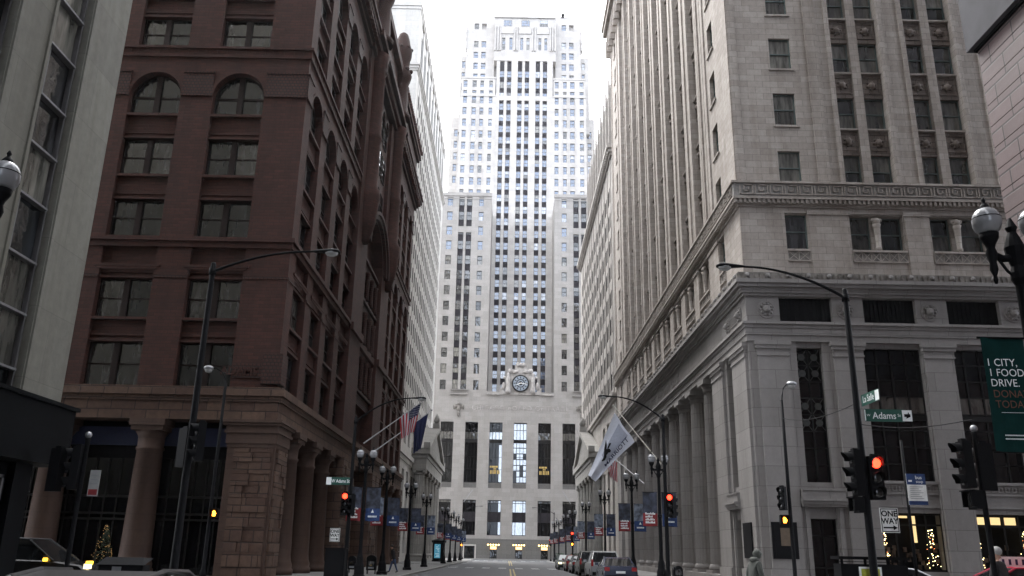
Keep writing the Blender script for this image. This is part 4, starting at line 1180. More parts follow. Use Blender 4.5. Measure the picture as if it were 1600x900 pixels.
        q.build('office_window', [M['frame_d'], M['g_black'], M['g_north'], M['spand'], M['g_curt']], rt)
    # recessed centre tower
    up = MB()
    tc = [(-4.66, -3.43), (-2.66, -1.43), (.34, 1.58), (2.34, 3.55), (5.35, 6.58), (7.35, 8.58)]
    e = [-5.6] + [q for ab in tc for q in ab] + [10.15]
    for j in range(0, len(e), 2):
        thin = e[j + 1] - e[j] < 1
        T.bx(up, e[j], e[j + 1], 37.3, 133.5, -.9, -.12 if thin else 0)
    up.box(-5.6, 10.15, 208, 240, 37.3, 133.5)
    for a, b in tc: T.bx(up, a, b, 121.0, 122.4, -.9, -.1)
    # crown of the centre tower
    T.bx(up, -6.4, 11.0, 133.5, 136.6, -.9, 0)
    for a, b in tc:
        pass
    nc = [(-4.25, -3.35), (-2.2, -1.3), (.9, 1.75), (2.65, 3.5), (6.0, 6.85), (7.7, 8.55)]
    T.grid(up, -6.4, 11.0, 136.6, 144.2, nc, [(137, 141)], ws=0)
    T.bx(up, -6.4, 11.0, 144.2, 147.6, -.9, -.3)
    for c in (-6.4, -5.6, -4.9, -.9, -.2, 4.2, 4.9, 9.2, 9.9, 10.6):
        T.bx(up, c, c + .35, 136.6, 144.9, 0, .45)
    for c0, c1 in ((-4.7, -1.0), (.5, 4.0), (5.6, 9.0)): T.bx(up, c0, c1, 142.2, 144.4, 0, .25)
    up.box(-6.4, 11.0, 207.9, 240, 133.5, 147.6)
    T.bx(up, -6.5, 11.1, 147.6, 148.0, -.9, .15)
    # wings
    aL = [(-14.72, -13.61), (-12.21, -11.04), (-10.04, -8.97), (-7.54, -6.53)]
    aR = [(10.7, 11.8), (13.02, 14.03), (14.93, 16.2), (17.61, 18.71)]
    arow = [(88.2 + 3.52 * k, 90.4 + 3.52 * k) for k in range(1, 10)]
    for cols, lo, hi in ((aL, -15.4, -5.6), (aR, 10.15, 19.4)):
        T.grid(up, lo, hi, 86, 122.3, cols, arow, ws=0)
        T.grid(up, lo + .2, hi - .2, 122.3, 127.6, cols, [(122.9, 123.9), (124.9, 127.0)], ws=0)
        up.box(lo + .2, hi - .2, 207.9, 240, 86, 127.6)
        T.bx(up, lo, hi, 122.0, 122.4, 0, .15); T.bx(up, lo + .1, hi - .1, 127.6, 128.1, -.9, .15)
        for cc in cols[1:3]: T.bx(up, cc[0] - .25, cc[0] - .1, 86, 122, 0, .12); T.bx(up, cc[1] + .1, cc[1] + .25, 86, 122, 0, .12)
    bL = [(-12.35, -11.05), (-10.2, -8.9)]; bR = [(12.75, 14.05), (14.9, 16.2)]
    brow = [(128.6 + 3.55 * k, 130.7 + 3.55 * k) for k in range(4)]
    for cols, lo, hi in ((bL, -14.45, -6.4), (bR, 11.0, 18.2)):
        B.grid(up, lo, hi, 122, 149, cols, brow + [(145.2, 147.2)], ws=0)
        B.bx(up, lo + .6, hi, 149, 149.8, -.9, 0)
    up.box(-14.45, 18.2, 210.4, 240, 122, 149.5)
    for c in (-14.9, 18.3): B.bx(up, c, c + .45, 138.6, 145.6, -2, .3); B.bx(up, c - .1, c + .3, 141, 144, -2, .4)
    cL = [(-15.65, -14.7)]; cR = [(18.6, 19.5)]
    C.grid(up, -16.1, -14.45, 113, 137.3, cL, [(133.4 - 3.6 * k, 135.6 - 3.6 * k) for k in range(3)], ws=0)
    C.grid(up, 18.2, 20.7, 113, 137.3, cR, [(133.4 - 3.6 * k, 135.6 - 3.6 * k) for k in range(3)], ws=0)
    up.box(-16.1, 20.7, 211.9, 240, 113, 137.3)
    dL = [(-17.2, -16.2)]; dR = [(20.2, 21.3)]
    drow = [(98.2 + 3.55 * k, 100.4 + 3.55 * k) for k in range(5)]
    D.grid(up, -18.3, -15.4, 86, 118.5, dL, drow, ws=0); D.grid(up, 19.4, 22.2, 86, 118.5, dR, drow, ws=0)
    up.box(-18.3, 22.2, 213.4, 240, 86, 118.5)
    up.build('upper_wall', st, rt)
    dk = MB()
    for a, b in tc: dk.box(a, b, 207.5, 208, 37.3, 121.0); dk.box(a, b, 207.5, 208, 122.4, 133.4); dk.cut()
    dk.build_each('dark_panel', M['spand'], rt)
    for k in range(28):
        z0 = 38.0 + 3.42 * k + 1.45
        if z0 + 1.95 > 133.3: break
        if z0 < 122.4 and z0 + 1.95 > 120.9: z0 -= .0
        for a, b in tc: W.add(T, a, b, z0, z0 + 1.95, -.4)
    for a, b in nc: W.add(T, a, b, 137, 141, -.3, 'grid1x4')
    for c in (-3.9, 1.2, 6.4):
        W.add(T, c, c + 2.3, 145.0, 146.9, -.25, 'grid3x2')
    for cols in (aL, aR):
        for a, b in cols:
            for r in arow + [(122.9, 123.9), (124.9, 127.0)]: W.add(T, a, b, r[0], r[1], -.3)
    for cols in (bL, bR):
        for j, (a, b) in enumerate(cols):
            for r in brow: W.add(B, a, b, r[0], r[1], -.3)
            W.add(B, a, b, 145.2, 147.2, -.3) if j == 0 else None
            if j: 
                pass
    for cols in (cL, cR):
        for a, b in cols:
            for k in range(3): W.add(C, a, b, 133.4 - 3.6 * k, 135.6 - 3.6 * k, -.3)
    for cols in (dL, dR):
        for a, b in cols:
            for r in drow: W.add(D, a, b, r[0], r[1], -.3)
    Wd.budget = 0
    for gq, mm in zip(('g_mid', 'g_blind', 'g_dark'), ('g_mid', 'g_blind', 'g_dark')): pass
    W.rest2 = Wd
    # both stuff leftovers become one part
    if W.rest.v or Wd.rest.v:
        q = MB(); q.merge(W.rest, lambda p: p); q.merge(Wd.rest, lambda p: p, {0: 5, 1: 3, 2: 4, 3: 6})
        o = q.build('window', [M['frame_l'], M['g_sky'], M['g_skyl'], M['g_mid'], M['g_blind'], M['frame_d'], M['g_dark']], rt); o['kind'] = 'stuff'
    q = MB(); q.box(12.6, 13.6, 209, 210, 149.6, 150.8); q.build('roof_box', M['frame_d'], rt)
    # lettering, eagle-like ornaments, clock
    tm = text_mb('CHICAGO BOARD OF TRADE', 1.45, .012, depth=.04, spacing=1.18)
    wd = max(v[0] for v in tm.v) * 2; k = 22.6 / wd
    lt = MB(); lt.merge(tm, lambda p: (2.35 + p[0] * k, 194.97 + p[1], 33.0 + p[2])); lt.build('carved_lettering', M['carved'], rt)
    for cx in (-11.95, 16.6):
        q = MB()
        for i in range(7):
            a = (i - 3) * .22
            q.ball((cx + a * 1.6, 194.9, 33.6 - abs(a) * .7 + .4), .34, 0, 8, 6, .7, .6, 1.7)
        q.ball((cx, 194.75, 34.2), .4, 0, 10, 6); q.ball((cx, 194.8, 32.0), .4, 0, 8, 6, .8, .7, 2.2); q.ball((cx, 194.8, 33.2), .6, 0, 8, 6, .8, .6, 1.4)
        q.build('carved_emblem', M['lime_d'], rt)
    q = MB()
    cx = 2.3
    for x0, x1, z0, z1, w_ in ((-1.9, 6.5, 36.6, 37.3, .3), (-1.0, 5.6, 37.3, 41.6, .35), (-.4, 5.0, 41.6, 42.7, .3), (.9, 3.7, 42.7, 43.6, .25)): S.bx(q, x0, x1, z0, z1, -1.5, w_)
    for s_ in (-1, 1):                       # standing figures beside the dial, reclining forms above
        X = cx + s_ * 2.9
        q.lathe([(.55, 36.8), (.6, 37.6), (.42, 39.0), (.5, 39.9), (.55, 40.5), (.25, 40.85), (.3, 41.2), (.28, 41.5), (.05, 41.8)], X, 194.4, 10)
        q.ball((cx + s_ * 2.4, 194.6, 42.2), .55, 0, 10, 7, 1, .5, 1.1); q.ball((cx + s_ * 1.3, 194.5, 42.0), .6, 0, 10, 7, 1.4, .5, .7)
        q.ball((cx + s_ * 3.9, 194.6, 38.6), .55, 0, 8, 6, .8, .5, 1.7); q.ball((cx + s_ * 3.7, 194.6, 40.6), .4, 0, 8, 6)
        q.ball((cx + s_ * .7, 194.5, 43.7), .45, 0, 8, 6, 1, .5, 1.3)
        S.bx(q, cx + s_ * 4.4 - .5, cx + s_ * 4.4 + .5, 36.6, 38.2, -1, .2)
        S.bx(q, cx + s_ * 6.2 - 1.6, cx + s_ * 6.2 + 1.6, 36.5, 36.8, -1, .45)
    q.ball((cx, 194.5, 43.7), .4, 0, 10, 7, 1, .6, 1.2)
    q.build('clock_surround', M['carved'], rt)
    q = MB(); S.disc(q, cx, 39.2, 2.02, .45, .75, 0, 40); q.build('clock_rim', M['frame_d'], rt)
    q = MB(); S.disc(q, cx, 39.2, 1.72, .75, .8, 0, 40); S.disc(q, cx, 39.2, 1.0, .8, .82, 1, 30); S.disc(q, cx, 39.2, .8, .82, .84, 0, 30)
    S.disc(q, cx, 39.2, .5, .84, .85, 1, 20)
    for i in range(12):
        a = i * math.pi / 6; u = Vector((math.sin(a), math.cos(a))); v = Vector((u.y, -u.x)) * .09
        P = [u * 1.12 + v, u * 1.12 - v, u * 1.6 - v, u * 1.6 + v]; q.face([S.pt(cx + p.x, 39.2 + p.y, .83) for p in P], 1)
    o = q.build('clock_face', [plain('clock_glass', (.20, .23, .27), .5), M['frame_d']], rt)
    q = MB()
    for a, L, wd in ((R(250), 1.0, .13), (R(96), 1.5, .1)):
        u = Vector((math.sin(a), math.cos(a))); v = Vector((u.y, -u.x)) * wd
        q.face([S.pt(cx + p.x, 39.2 + p.y, .9) for p in (v - u * .3, -v - u * .3, u * L - v * .4, u * L + v * .4)])
    q.build('clock_hand', M['white'], o)
    # flag staffs
    for x, s_ in ((-10.0, 1), (14.0, -1)):
        q = MB(); q.tube([(x, 195, 12.2), (x + s_ * 2, 191.6, 14.6)], .06); q.build('flagstaff', M['steel'], rt)
    return rt
M['g_north'] = glass('glass_reflecting_sky', (.20, .24, .26), rough=.05, spec=1.0, ior=2.0)  # pale sky reflection put into the pane colour
M['lit_dim'] = emit('hall_lamp_glow', (1.0, .70, .22), .13)
M['carved'] = plain('carved_limestone', (.30, .28, .265), .9, noise=.35, nscale=1.4, bump=.9)
build_cbot()

# ================================================================ banks with porticos
M['lime_p'] = masonry('portico_limestone', (.20, .19, .175), (.24, .228, .21), (.14, .13, .12), 1.6, .8, .012, .85, .4, .3, (.5, .48, .46), fine=.1)
def portico(rt, fc, y0, y1, out, mat, col_mat, body_at, ztop=15.8):
    """gabled portico on the street front: out = how far it stands forward of the body"""
    q = MB()
    fc.bx(q, y0, y1, 12.9, 14.4, -.4, out); fc.bx(q, y0 - .15, y1 + .15, 14.4, 14.7, -.4, out + .15)
    fc.bx(q, y0 - .5, y1 + .5, 15.0, 15.8, -.4, out + .5); fc.bx(q, y0, y1, 14.7, 15.0, -.4, out + .1)
    m_ = (y0 + y1) / 2; ap = ztop + 5.0
    a = [fc.pt(y0 - .5, 15.8, out + .5), fc.pt(y1 + .5, 15.8, out + .5), fc.pt(m_, ap, out + .5)]
    b = [fc.pt(y0 - .5, 15.8, -.4), fc.pt(y1 + .5, 15.8, -.4), fc.pt(m_, ap, -.4)]
    # tympanum set back under raking cornices
    q.face([fc.pt(y0 + .6, 15.8, out), fc.pt(y1 - .6, 15.8, out), fc.pt(m_, ap - .8, out)])
    for (p, s_) in ((y0 - .5, 1), (y1 + .5, -1)):
        t = .75
        P = [(p, 15.8), (m_, ap), (m_, ap - t), (p + s_ * 2.2, 15.8)]
        q.face([fc.pt(c, z, out + .5) for c, z in P]); q.face([fc.pt(P[0][0], P[0][1], out + .5), fc.pt(P[1][0], P[1][1], out + .5), fc.pt(P[1][0], P[1][1], -.4), fc.pt(P[0][0], P[0][1], -.4)])
        q.face([fc.pt(P[3][0], P[3][1], out + .5), fc.pt(P[2][0], P[2][1], out + .5), fc.pt(P[2][0], P[2][1], 0), fc.pt(P[3][0], P[3][1], 0)])
    fc.bx(q, m_ - .5, m_ + .5, ap - .1, ap + .7, out - .6, out + .5)
    for s_ in (y0 - .3, y1 + .3): fc.bx(q, s_ - .4, s_ + .4, 15.8, 16.6, out - .4, out + .5)
    x, y, _ = fc.pt(m_, 0, out); q.lathe([(.3, ap + .7), (.55, ap + 1.2), (.35, ap + 1.7), (.08, ap + 2.3)], x, y, 8)
    fc.bx(q, y0 - .3, y1 + .3, .13, .5, -.4, out + .3)
    q.build('pediment', mat, rt)
    n = 6
    for i in range(n):
        c = y0 + 1.0 + (y1 - y0 - 2.0) * i / (n - 1); x, y, _ = fc.pt(c, 0, out - 1.0)
        k = MB(); k.box(x - 1, x + 1, y - 1, y + 1, .5, .75)
        k.lathe([(.98, .75), (1.0, .95), (.88, 1.15)], x, y, 20); k.lathe([(.86, 1.15), (.84, 5), (.74, 12.0)], x, y, 32, flute=.06)
        k.lathe([(.76, 12.0), (.8, 12.2), (.78, 12.3)], x, y, 20); k.box(x - .95, x + .95, y - .95, y + .95, 12.62, 12.9)
        for s_ in (-1, 1):
            for s2 in (-1, 1): k.ball((x + s_ * .72, y + s2 * .72, 12.42), .27, 0, 8, 6)
        k.build('column', col_mat, rt)

def build_fed():
    rt = root('bank_building', (13.4, 106, 0), 'pale stone bank with a pedimented portico beyond the hotel on the right', 'building')
    Wf = F('W', 13.4); U = F('W', 14.6)
    wall = MB()
    cols = []
    y = 108.0
    while y < 154.5: cols += [(y, y + 1.25), (y + 1.75, y + 3.0)]; y += 4.0
    rows = [(22.3 + 3.75 * k, 24.5 + 3.75 * k) for k in range(8)]
    Wf.grid(wall, 106.9, 157, 21, 54.4, cols, rows, ws=-.02)
    F('S', 106).bx(wall, 13.4, 60, 0, 54.4, -.9, 0)
    wall.box(14.3, 60, 106.9, 157, 0, 54.4)
    lowc = [(109 + 5.2 * k, 111.4 + 5.2 * k) for k in range(3)]
    Wf.grid(wall, 106.9, 124.4, 0.13, 21, lowc, [(1.2, 4.5), (6, 12.2), (16.6, 18.6)], ws=0)
    Wf.bx(wall, 124.4, 154.6, .13, 21, -2.2, -1.2); Wf.bx(wall, 154.6, 157, .13, 21, -.9, 0); Wf.bx(wall, 124.4, 154.6, 15.5, 21, -1.2, 0)
    U.grid(wall, 108, 155, 56, 71.2, [(a + .3, b + .3) for a, b in cols if b < 154], [(57.0 + 3.7 * k, 59.4 + 3.7 * k) for k in range(4)], ws=-.3)
    wall.box(15.5, 55, 107.2, 155, 54, 71.0)
    F('S', 107.2).bx(wall, 14.6, 55, 54, 71.2, -.9, 0)
    z = 108.0
    while z < 154.5: U.bx(wall, z - .5, z + .1, 56, 72.2, 0, .35); z += 4.0
    for a in [c[0] for c in cols[::2]]: Wf.bx(wall, a - .7, a - .3, 21.5, 54.4, 0, .1)
    wall.build('wall', M['lime_f'], rt)
    c = MB()
    for z0, z1, w_ in ((54.4, 54.8, .25), (54.8, 55.3, .5), (55.3, 55.9, .75)): c.box(13.4 - w_, 60, 106 - w_, 157 + w_, z0, z1)
    for z0, z1, w_ in ((20.3, 20.7, .3), (20.7, 21.1, .6), (13.2, 13.8, .25), (13.8, 14.4, .5)):
        Wf.bx(c, 106 - w_, 124 if z0 < 15 else 157 + w_, z0, z1, -1, w_)
    y = 106.3
    while y < 157: Wf.bx(c, y, y + .35, 54.85, 55.25, .5, .65); y += .8
    c.build('cornice', M['lime_f'], rt)
    portico(rt, Wf, 124.6, 154.4, 1.4, M['lime_p'], M['lime_p'], 13.4)
    W = Windows(rt, 'frame_d', ['g_mid', 'g_dark', 'g_blind'], [3, 9, .6], 100)
    for a, b in lowc:
        W.add(Wf, a, b, 1.2, 4.5, -.4, 'grid2x3'); W.add(Wf, a, b, 6, 12.2, -.4, 'grid3x4'); W.add(Wf, a, b, 16.6, 18.6, -.4)
    for k in range(8):
        for a, b in cols[:12]: W.add(Wf, a, b, rows[k][0], rows[k][1], -.5, 'jamb')
    for k in range(8):
        for a, b in cols[12:]: W.add(Wf, a, b, rows[k][0], rows[k][1], -.5, 'jamb')
    for a, b in cols:
        if b < 154:
            for k in range(4): W.add(U, a + .3, b + .3, 57.0 + 3.7 * k, 59.4 + 3.7 * k, -.5, 'jamb')
    W.done()
    q = MB(); 
    for i in range(7): q.box(14.4, 14.55, 126 + 4 * i, 128.6 + 4 * i, 1, 12); q.cut()
    q.build_each('portico_window', M['g_dark'], rt)
build_fed()

def build_cont():
    rt = root('bank_building', (-14.2, 105.5, 0), 'white stone bank tower with a columned portico beyond the brownstone block on the left', 'building')
    E = F('E', -14.2); S = F('S', 105.5)
    wall = MB(); cols = []
    y = 108.2
    while y < 153: cols.append((y, y + 1.25)); y += 2.25
    rows = [(20.0 + 3.55 * k, 22.2 + 3.55 * k) for k in range(13)]
    rows2 = [(68.9 + 3.6 * k, 71.6 + 3.6 * k) for k in range(2)]
    E.grid(wall, 106.4, 155.2, 19, 67.0, cols, rows, ws=-.02)
    cols2 = [(108.4 + 4.5 * k, 111.4 + 4.5 * k) for k in range(10)]
    E.grid(wall, 106.4, 155.2, 68.0, 77.2, cols2, [(69.2, 75.6)], ws=-.2)
    S.bx(wall, -60, -14.2, 0, 67.0, -.9, 0); S.bx(wall, -60, -14.2, 68, 77.2, -.9, 0); S.bx(wall, -22, -14.6, 60.0, 60.4, 0, .12)
    wall.box(-60, -15.1, 106.4, 155.2, 0, 77.2)
    E.grid(wall, 106.4, 124, .13, 19, [(109, 111.6), (113.8, 116.4), (118.6, 121.2)], [(1.2, 4.2), (6, 12.0), (15.4, 17.4)], ws=0)
    E.bx(wall, 124, 153, .13, 19, -.9, -.3); E.bx(wall, 153, 155.2, .13, 19, -.9, 0)
    wall.build('wall', M['lime_b'], rt)
    c = MB()
    for z0, z1, w_ in ((67.0, 67.3, .12), (67.3, 67.7, .25), (67.7, 68.0, .4), (77.2, 77.7, .1), (77.7, 78.4, .22), (18.2, 18.6, .2), (18.6, 19.0, .4), (13.0, 13.6, .2), (13.6, 14.2, .45)):
        c.box(-60, -14.2 + w_, 105.5 - w_, 155.2 + w_, z0, z1)
    for a, b in cols: E.bx(c, a - .75, a - .3, 19.2, 66.8, 0, .08)
    c.build('cornice', M['lime_b'], rt)
    c = MB(); c.box(-50, -17.5, 112, 150, 77.2, 88); c.box(-17.6, -16.4, 122, 126, 78.4, 84); c.build('penthouse', M['lime_b'], rt)
    portico(rt, E, 124.0, 153.5, 2.2, M['lime_p'], M['lime_p'], -14.2)
    W = Windows(rt, 'frame_d', ['g_mid', 'g_dark', 'g_blind'], [3, 9, .6], 100)
    for a, b in ((109, 111.6), (113.8, 116.4), (118.6, 121.2)):
        W.add(E, a, b, 1.2, 4.2, -.4, 'grid2x3'); W.add(E, a, b, 6, 12, -.4, 'grid3x4'); W.add(E, a, b, 15.4, 17.4, -.4)
    for k in range(13):
        for a, b in cols[:7]: W.add(E, a, b, rows[k][0], rows[k][1], -.5, 'jamb')
    for k in range(13):
        for a, b in cols[7:]: W.add(E, a, b, rows[k][0], rows[k][1], -.5, 'jamb')
    for a, b in cols2: W.add(E, a, b, 69.2, 75.6, -.5, 'grid3x4')
    W.done()
    q = MB()
    for i in range(7): q.box(-14.55, -14.45, 126 + 4 * i, 128.6 + 4 * i, 1, 12); q.cut()
    q.build_each('portico_window', M['g_dark'], rt)
build_cont()
# ================================================================ street furniture
def lamp_proto():
    rt = root('twin_globe_lamp', (0, 0, 0), '', 'street lamp', 'twin-globe lamp posts along the street')
    q = MB()
    q.lathe([(.34, .13), (.34, .3), (.27, .36), (.25, .8), (.2, .95), (.17, 1.25), (.12, 1.4), (.105, 1.6)], 0, 0, 12, smooth=False)
    q.build('base', M['black'], rt, False)
    q = MB(); q.lathe([(.1, 1.6), (.095, 3.5), (.115, 3.55), (.115, 3.65), (.09, 3.7), (.075, 5.6), (.12, 5.7), (.12, 5.8), (.09, 5.9), (.13, 6.05), (.15, 6.2), (.1, 6.35), (.06, 6.45), (.09, 6.52), (.02, 6.68)], 0, 0, 12, flute=.04)
    q.build('pole', M['black'], rt, False)
    q = MB()
    q.tube([(-.36, 0, 6.1), (-.2, 0, 6.02), (0, 0, 6.05), (.2, 0, 6.02), (.36, 0, 6.1)], [.05, .055, .07, .055, .05], 10)
    for s in (-1, 1):
        q.lathe([(.02, 5.62), (.035, 5.68), (.025, 5.74), (.06, 5.84), (.05, 5.95), (.085, 6.08), (.06, 6.18), (.075, 6.24), (.13, 6.34), (.14, 6.42)], s * .36, 0, 12)
        q.tube([(s * .08, 0, 5.75), (s * .16, 0, 5.82), (s * .24, 0, 5.96), (s * .3, 0, 6.05)], .022, 8)
    q.build('crossarm', M['black'], rt, False)
    for s in (-1, 1):
        q = MB(); q.lathe([(.12, 6.42), (.17, 6.47), (.205, 6.56), (.21, 6.64), (.19, 6.72), (.15, 6.79), (.09, 6.83)], s * .36, 0, 18)
        o = q.build('globe', M['globe'], rt, False)
        q = MB(); q.lathe([(.212, 6.655), (.212, 6.67)], s * .36, 0, 18, cap=False); q.lathe([(.095, 6.82), (.07, 6.87), (.05, 6.9), (.02, 6.93), (.035, 6.97), (.01, 7.02)], s * .36, 0, 10)
        q.build('finial', M['black'], o, False)
    return rt
LP = lamp_proto()
LAMPS = [(-7.62, 11.0, 'twin-globe lamp at the left edge, in front of the pale office block'), (7.62, 12.0, 'twin-globe lamp at the right edge, carrying the green food drive banner'),
         (-7.8, 46.8, 'twin-globe lamp beside the left ONE WAY sign at the brownstone corner'), (8.08, 46.4, 'twin-globe lamp beside the hotel corner signal on the far right kerb')]
for k, y in enumerate((56, 70, 84, 109, 121, 133, 147)):
    LAMPS.append((-7.9, y, ['first twin-globe lamp past the left signal, by the mailbox', 'second twin-globe lamp past the left signal, under the flags', 'twin-globe lamp at the end of the brownstone block', 'twin-globe lamp in front of the left portico, nearest its near corner', 'second twin-globe lamp in front of the left portico', 'third twin-globe lamp in front of the left portico, by the screen kiosk', 'farthest twin-globe lamp on the left pavement'][k]))
for k, y in enumerate((57.6, 74, 92, 111, 124, 141, 153)):
    LAMPS.append((8.2, y, ['first twin-globe lamp past the right signal, beside the dark sedan', 'twin-globe lamp beneath the white hotel flag', 'twin-globe lamp near the far end of the hotel colonnade', 'twin-globe lamp before the near corner of the right portico', 'second twin-globe lamp by the right portico', 'third twin-globe lamp by the right portico', 'farthest twin-globe lamp on the right pavement'][k]))
for i, (x, y, lb) in enumerate(LAMPS):
    o = LP if i == 0 else copy_tree(LP)
    o.location = (x, y, 0); o['label'] = lb

def banner(x0, x1, y, z0, z1, kind, label, group='street banners on the lamp posts'):
    rt = root('street_banner', ((x0 + x1) / 2, y, z0), label, 'banner', group)
    n = 6; q = MB(); w = x1 - x0
    def P(u, v): return (x0 + u * w, y + .04 * math.sin(u * 5 + v * 3 + x0 * 3), z0 + v * (z1 - z0))
    split = .42
    for i in range(n):
        for j in range(8):
            v0, v1 = j / 8, (j + 1) / 8; u0, u1 = i / n, (i + 1) / n
            mi = 1 if v1 <= split + .01 else 0
            q.face([P(u0, v0), P(u1, v0), P(u1, v1), P(u0, v1)], mi, True)
    low = {'red': 'bred', 'blue': 'bblue'}[kind]
    q.build('cloth', [M['bdark' if (int(y) + (kind == 'red')) % 3 else 'bgrey'], M[low]], rt)
    q = MB(); s_ = 1 if x0 > 0 and False else 1
    for z in (z0 + .01, z1 - .01): q.tube([(x0 - .03, y, z), (x1 + .03, y, z)], .014, 6)
    q.build('rod', M['black'], rt)
    q = MB()
    if kind == 'red':
        rr = random.Random(int(y))
        for k, L in enumerate((.62, .5, .56, .66)):
            zz = z0 + (z1 - z0) * (.34 - .085 * k); c = x0 + w * .16
            while c < x0 + w * (.16 + L):
                lw = w * rr.uniform(.045, .08); q.box(c, c + lw, y - .075, y - .065, zz, zz + .07 + .035 * (rr.random() < .4)); c += lw + w * .022
        q.build('lettering', M['letter'], rt)
    else:
        cx = (x0 + x1) / 2
        q.face([(cx - w * .1, y - .07, z0 + .44), (cx + w * .1, y - .07, z0 + .44), (cx, y - .07, z0 + .62)])
        c = x0 + w * .2
        for L in range(7): q.box(c, c + w * .06, y - .075, y - .065, z0 + .2, z0 + .29); c += w * .09
        q.build('emblem', M['letter'], rt)
    return rt
for i, (x, y, lb) in enumerate(LAMPS[2:]):
    side = 'left' if x < 0 else 'right'
    short = lb.replace('twin-globe ', '')
    short = ' '.join(short.split()[:9]).rstrip(',')
    for s in (-1, 1):
        kind = 'red' if s < 0 else 'blue'
        a, b = (x - .9, x - .13) if s < 0 else (x + .13, x + .9)
        banner(a, b, y, 3.07, 4.85, kind, f"{kind}-footed banner on the {short}")

# green food drive banner
rt = root('street_banner', (7.22, 12, 3.2), 'dark green food drive banner hanging from the near right lamp', 'banner')
X0, X1, Z0, Z1 = 6.87, 7.52, 3.12, 4.78
q = MB()
for i in range(8):
    for j in range(10):
        P = lambda u, v: (X0 + (X1 - X0) * u, 12 - .03 * math.sin(u * 4 + v * 2), Z0 + (Z1 - Z0) * v)
        q.face([P(i / 8, j / 10), P((i + 1) / 8, j / 10), P((i + 1) / 8, (j + 1) / 10), P(i / 8, (j + 1) / 10)], 0, True)
q.build('cloth', M['fgreen'], rt)
q = MB()
for z in (Z0, Z1): q.tube([(X0 - .03, 12, z), (7.6, 12, z)], .016, 6)
q.build('rod', M['black'], rt)
q = MB(); q2 = MB()
for k, (s, mb, zz) in enumerate((('1 CITY,', q, 4.35), ('1 FOOD', q, 4.20), ('DRIVE.', q, 4.05), ('DONATE', q2, 3.89), ('TODAY', q2, 3.74))):
    t = text_mb(s, .155, 0, 'LEFT', sx=.92)
    mb.merge(t, lambda p, zz=zz, k=k: (X0 + .025 + .012 * k + p[0], 11.955 + p[1], zz + p[2]))
q.box(X0 + .14, X0 + .52, 11.95, 11.955, 3.67, 3.674)
for zz, n_ in ((3.34, 30), (3.29, 24)):
    for k in range(n_): q.box(X0 + .14 + k * .0165, X0 + .14 + k * .0165 + .011, 11.95, 11.955, zz, zz + .018)
q.build('lettering', M['letter'], rt); q2.build('orange_lettering', M['orange_t'], rt)

# ---- cobra-head road lights
def cobra(x, y, top, xe, ze, label):
    rt = root('road_light', (x, y, 0), label, 'street light', 'tall curved-arm road lights')
    q = MB(); q.lathe([(.2, .13), (.2, .5), (.14, .6), (.11, .9), (.1, 4), (.075, top), (.05, top + .04)], x, y, 12); q.lathe([(.11, top - .35), (.11, top - .15)], x, y, 10); q.build('pole', M['black'], rt)
    s = 1 if xe > x else -1; L = abs(xe - x); z0 = top - .25; q = MB(); pts = []
    for i in range(11):
        u = i / 10; pts.append((x + s * (L - .35) * u, y, z0 + (ze - z0) * (1 - (1 - u) ** 2)))
    q.tube(pts, [.05 - .018 * i / 10 for i in range(11)], 8); q.build('arm', M['black'], rt)
    q = MB(); b = len(q.v)
    prof = [(-.42, .03, .03), (-.3, .07, .05), (-.05, .11, .075), (.2, .16, .1), (.38, .15, .09), (.46, .08, .05), (.48, .01, .01)]
    n = 12
    for px, wy, hz in prof:
        for i in range(n):
            a = 2 * math.pi * i / n; q.v.append((xe + s * px, y + wy * math.cos(a), ze + hz * max(-.35, math.sin(a))))
    for k in range(len(prof) - 1):
        for i in range(n):
            j = (i + 1) % n; q.f.append((b + k * n + i, b + k * n + j, b + (k + 1) * n + j, b + (k + 1) * n + i)); q.m.append(0); q.sm.append(True)
    o = q.build('lamp_head', M['blackm'], rt)
    q = MB(); q.ball((xe + s * .22, y, ze - .02), .17, 0, 12, 8, 1.2, .9, .75); q.build('lens', M['lens_off'], o)
    return rt
cobra(-9.0, 24, 9.75, -5.7, 10.2, 'tall curved-arm road light nearest on the left, by the black signal')
cobra(9.93, 24, 9.3, 6.6, 9.98, 'tall curved-arm road light nearest on the right, carrying the Adams street sign')
cobra(-8.4, 46, 8.5, -5.1, 9.6, 'curved-arm road light at the brownstone corner with a red signal')
cobra(8.35, 46, 8.95, 5.3, 9.9, 'curved-arm road light at the hotel corner pavement with a lit signal')
cobra(-8.5, 165, 8.9, -5.3, 9.8, 'far road light on the left in front of the skyscraper')
cobra(8.7, 165, 8.9, 5.0, 9.7, 'far road light on the right in front of the skyscraper')

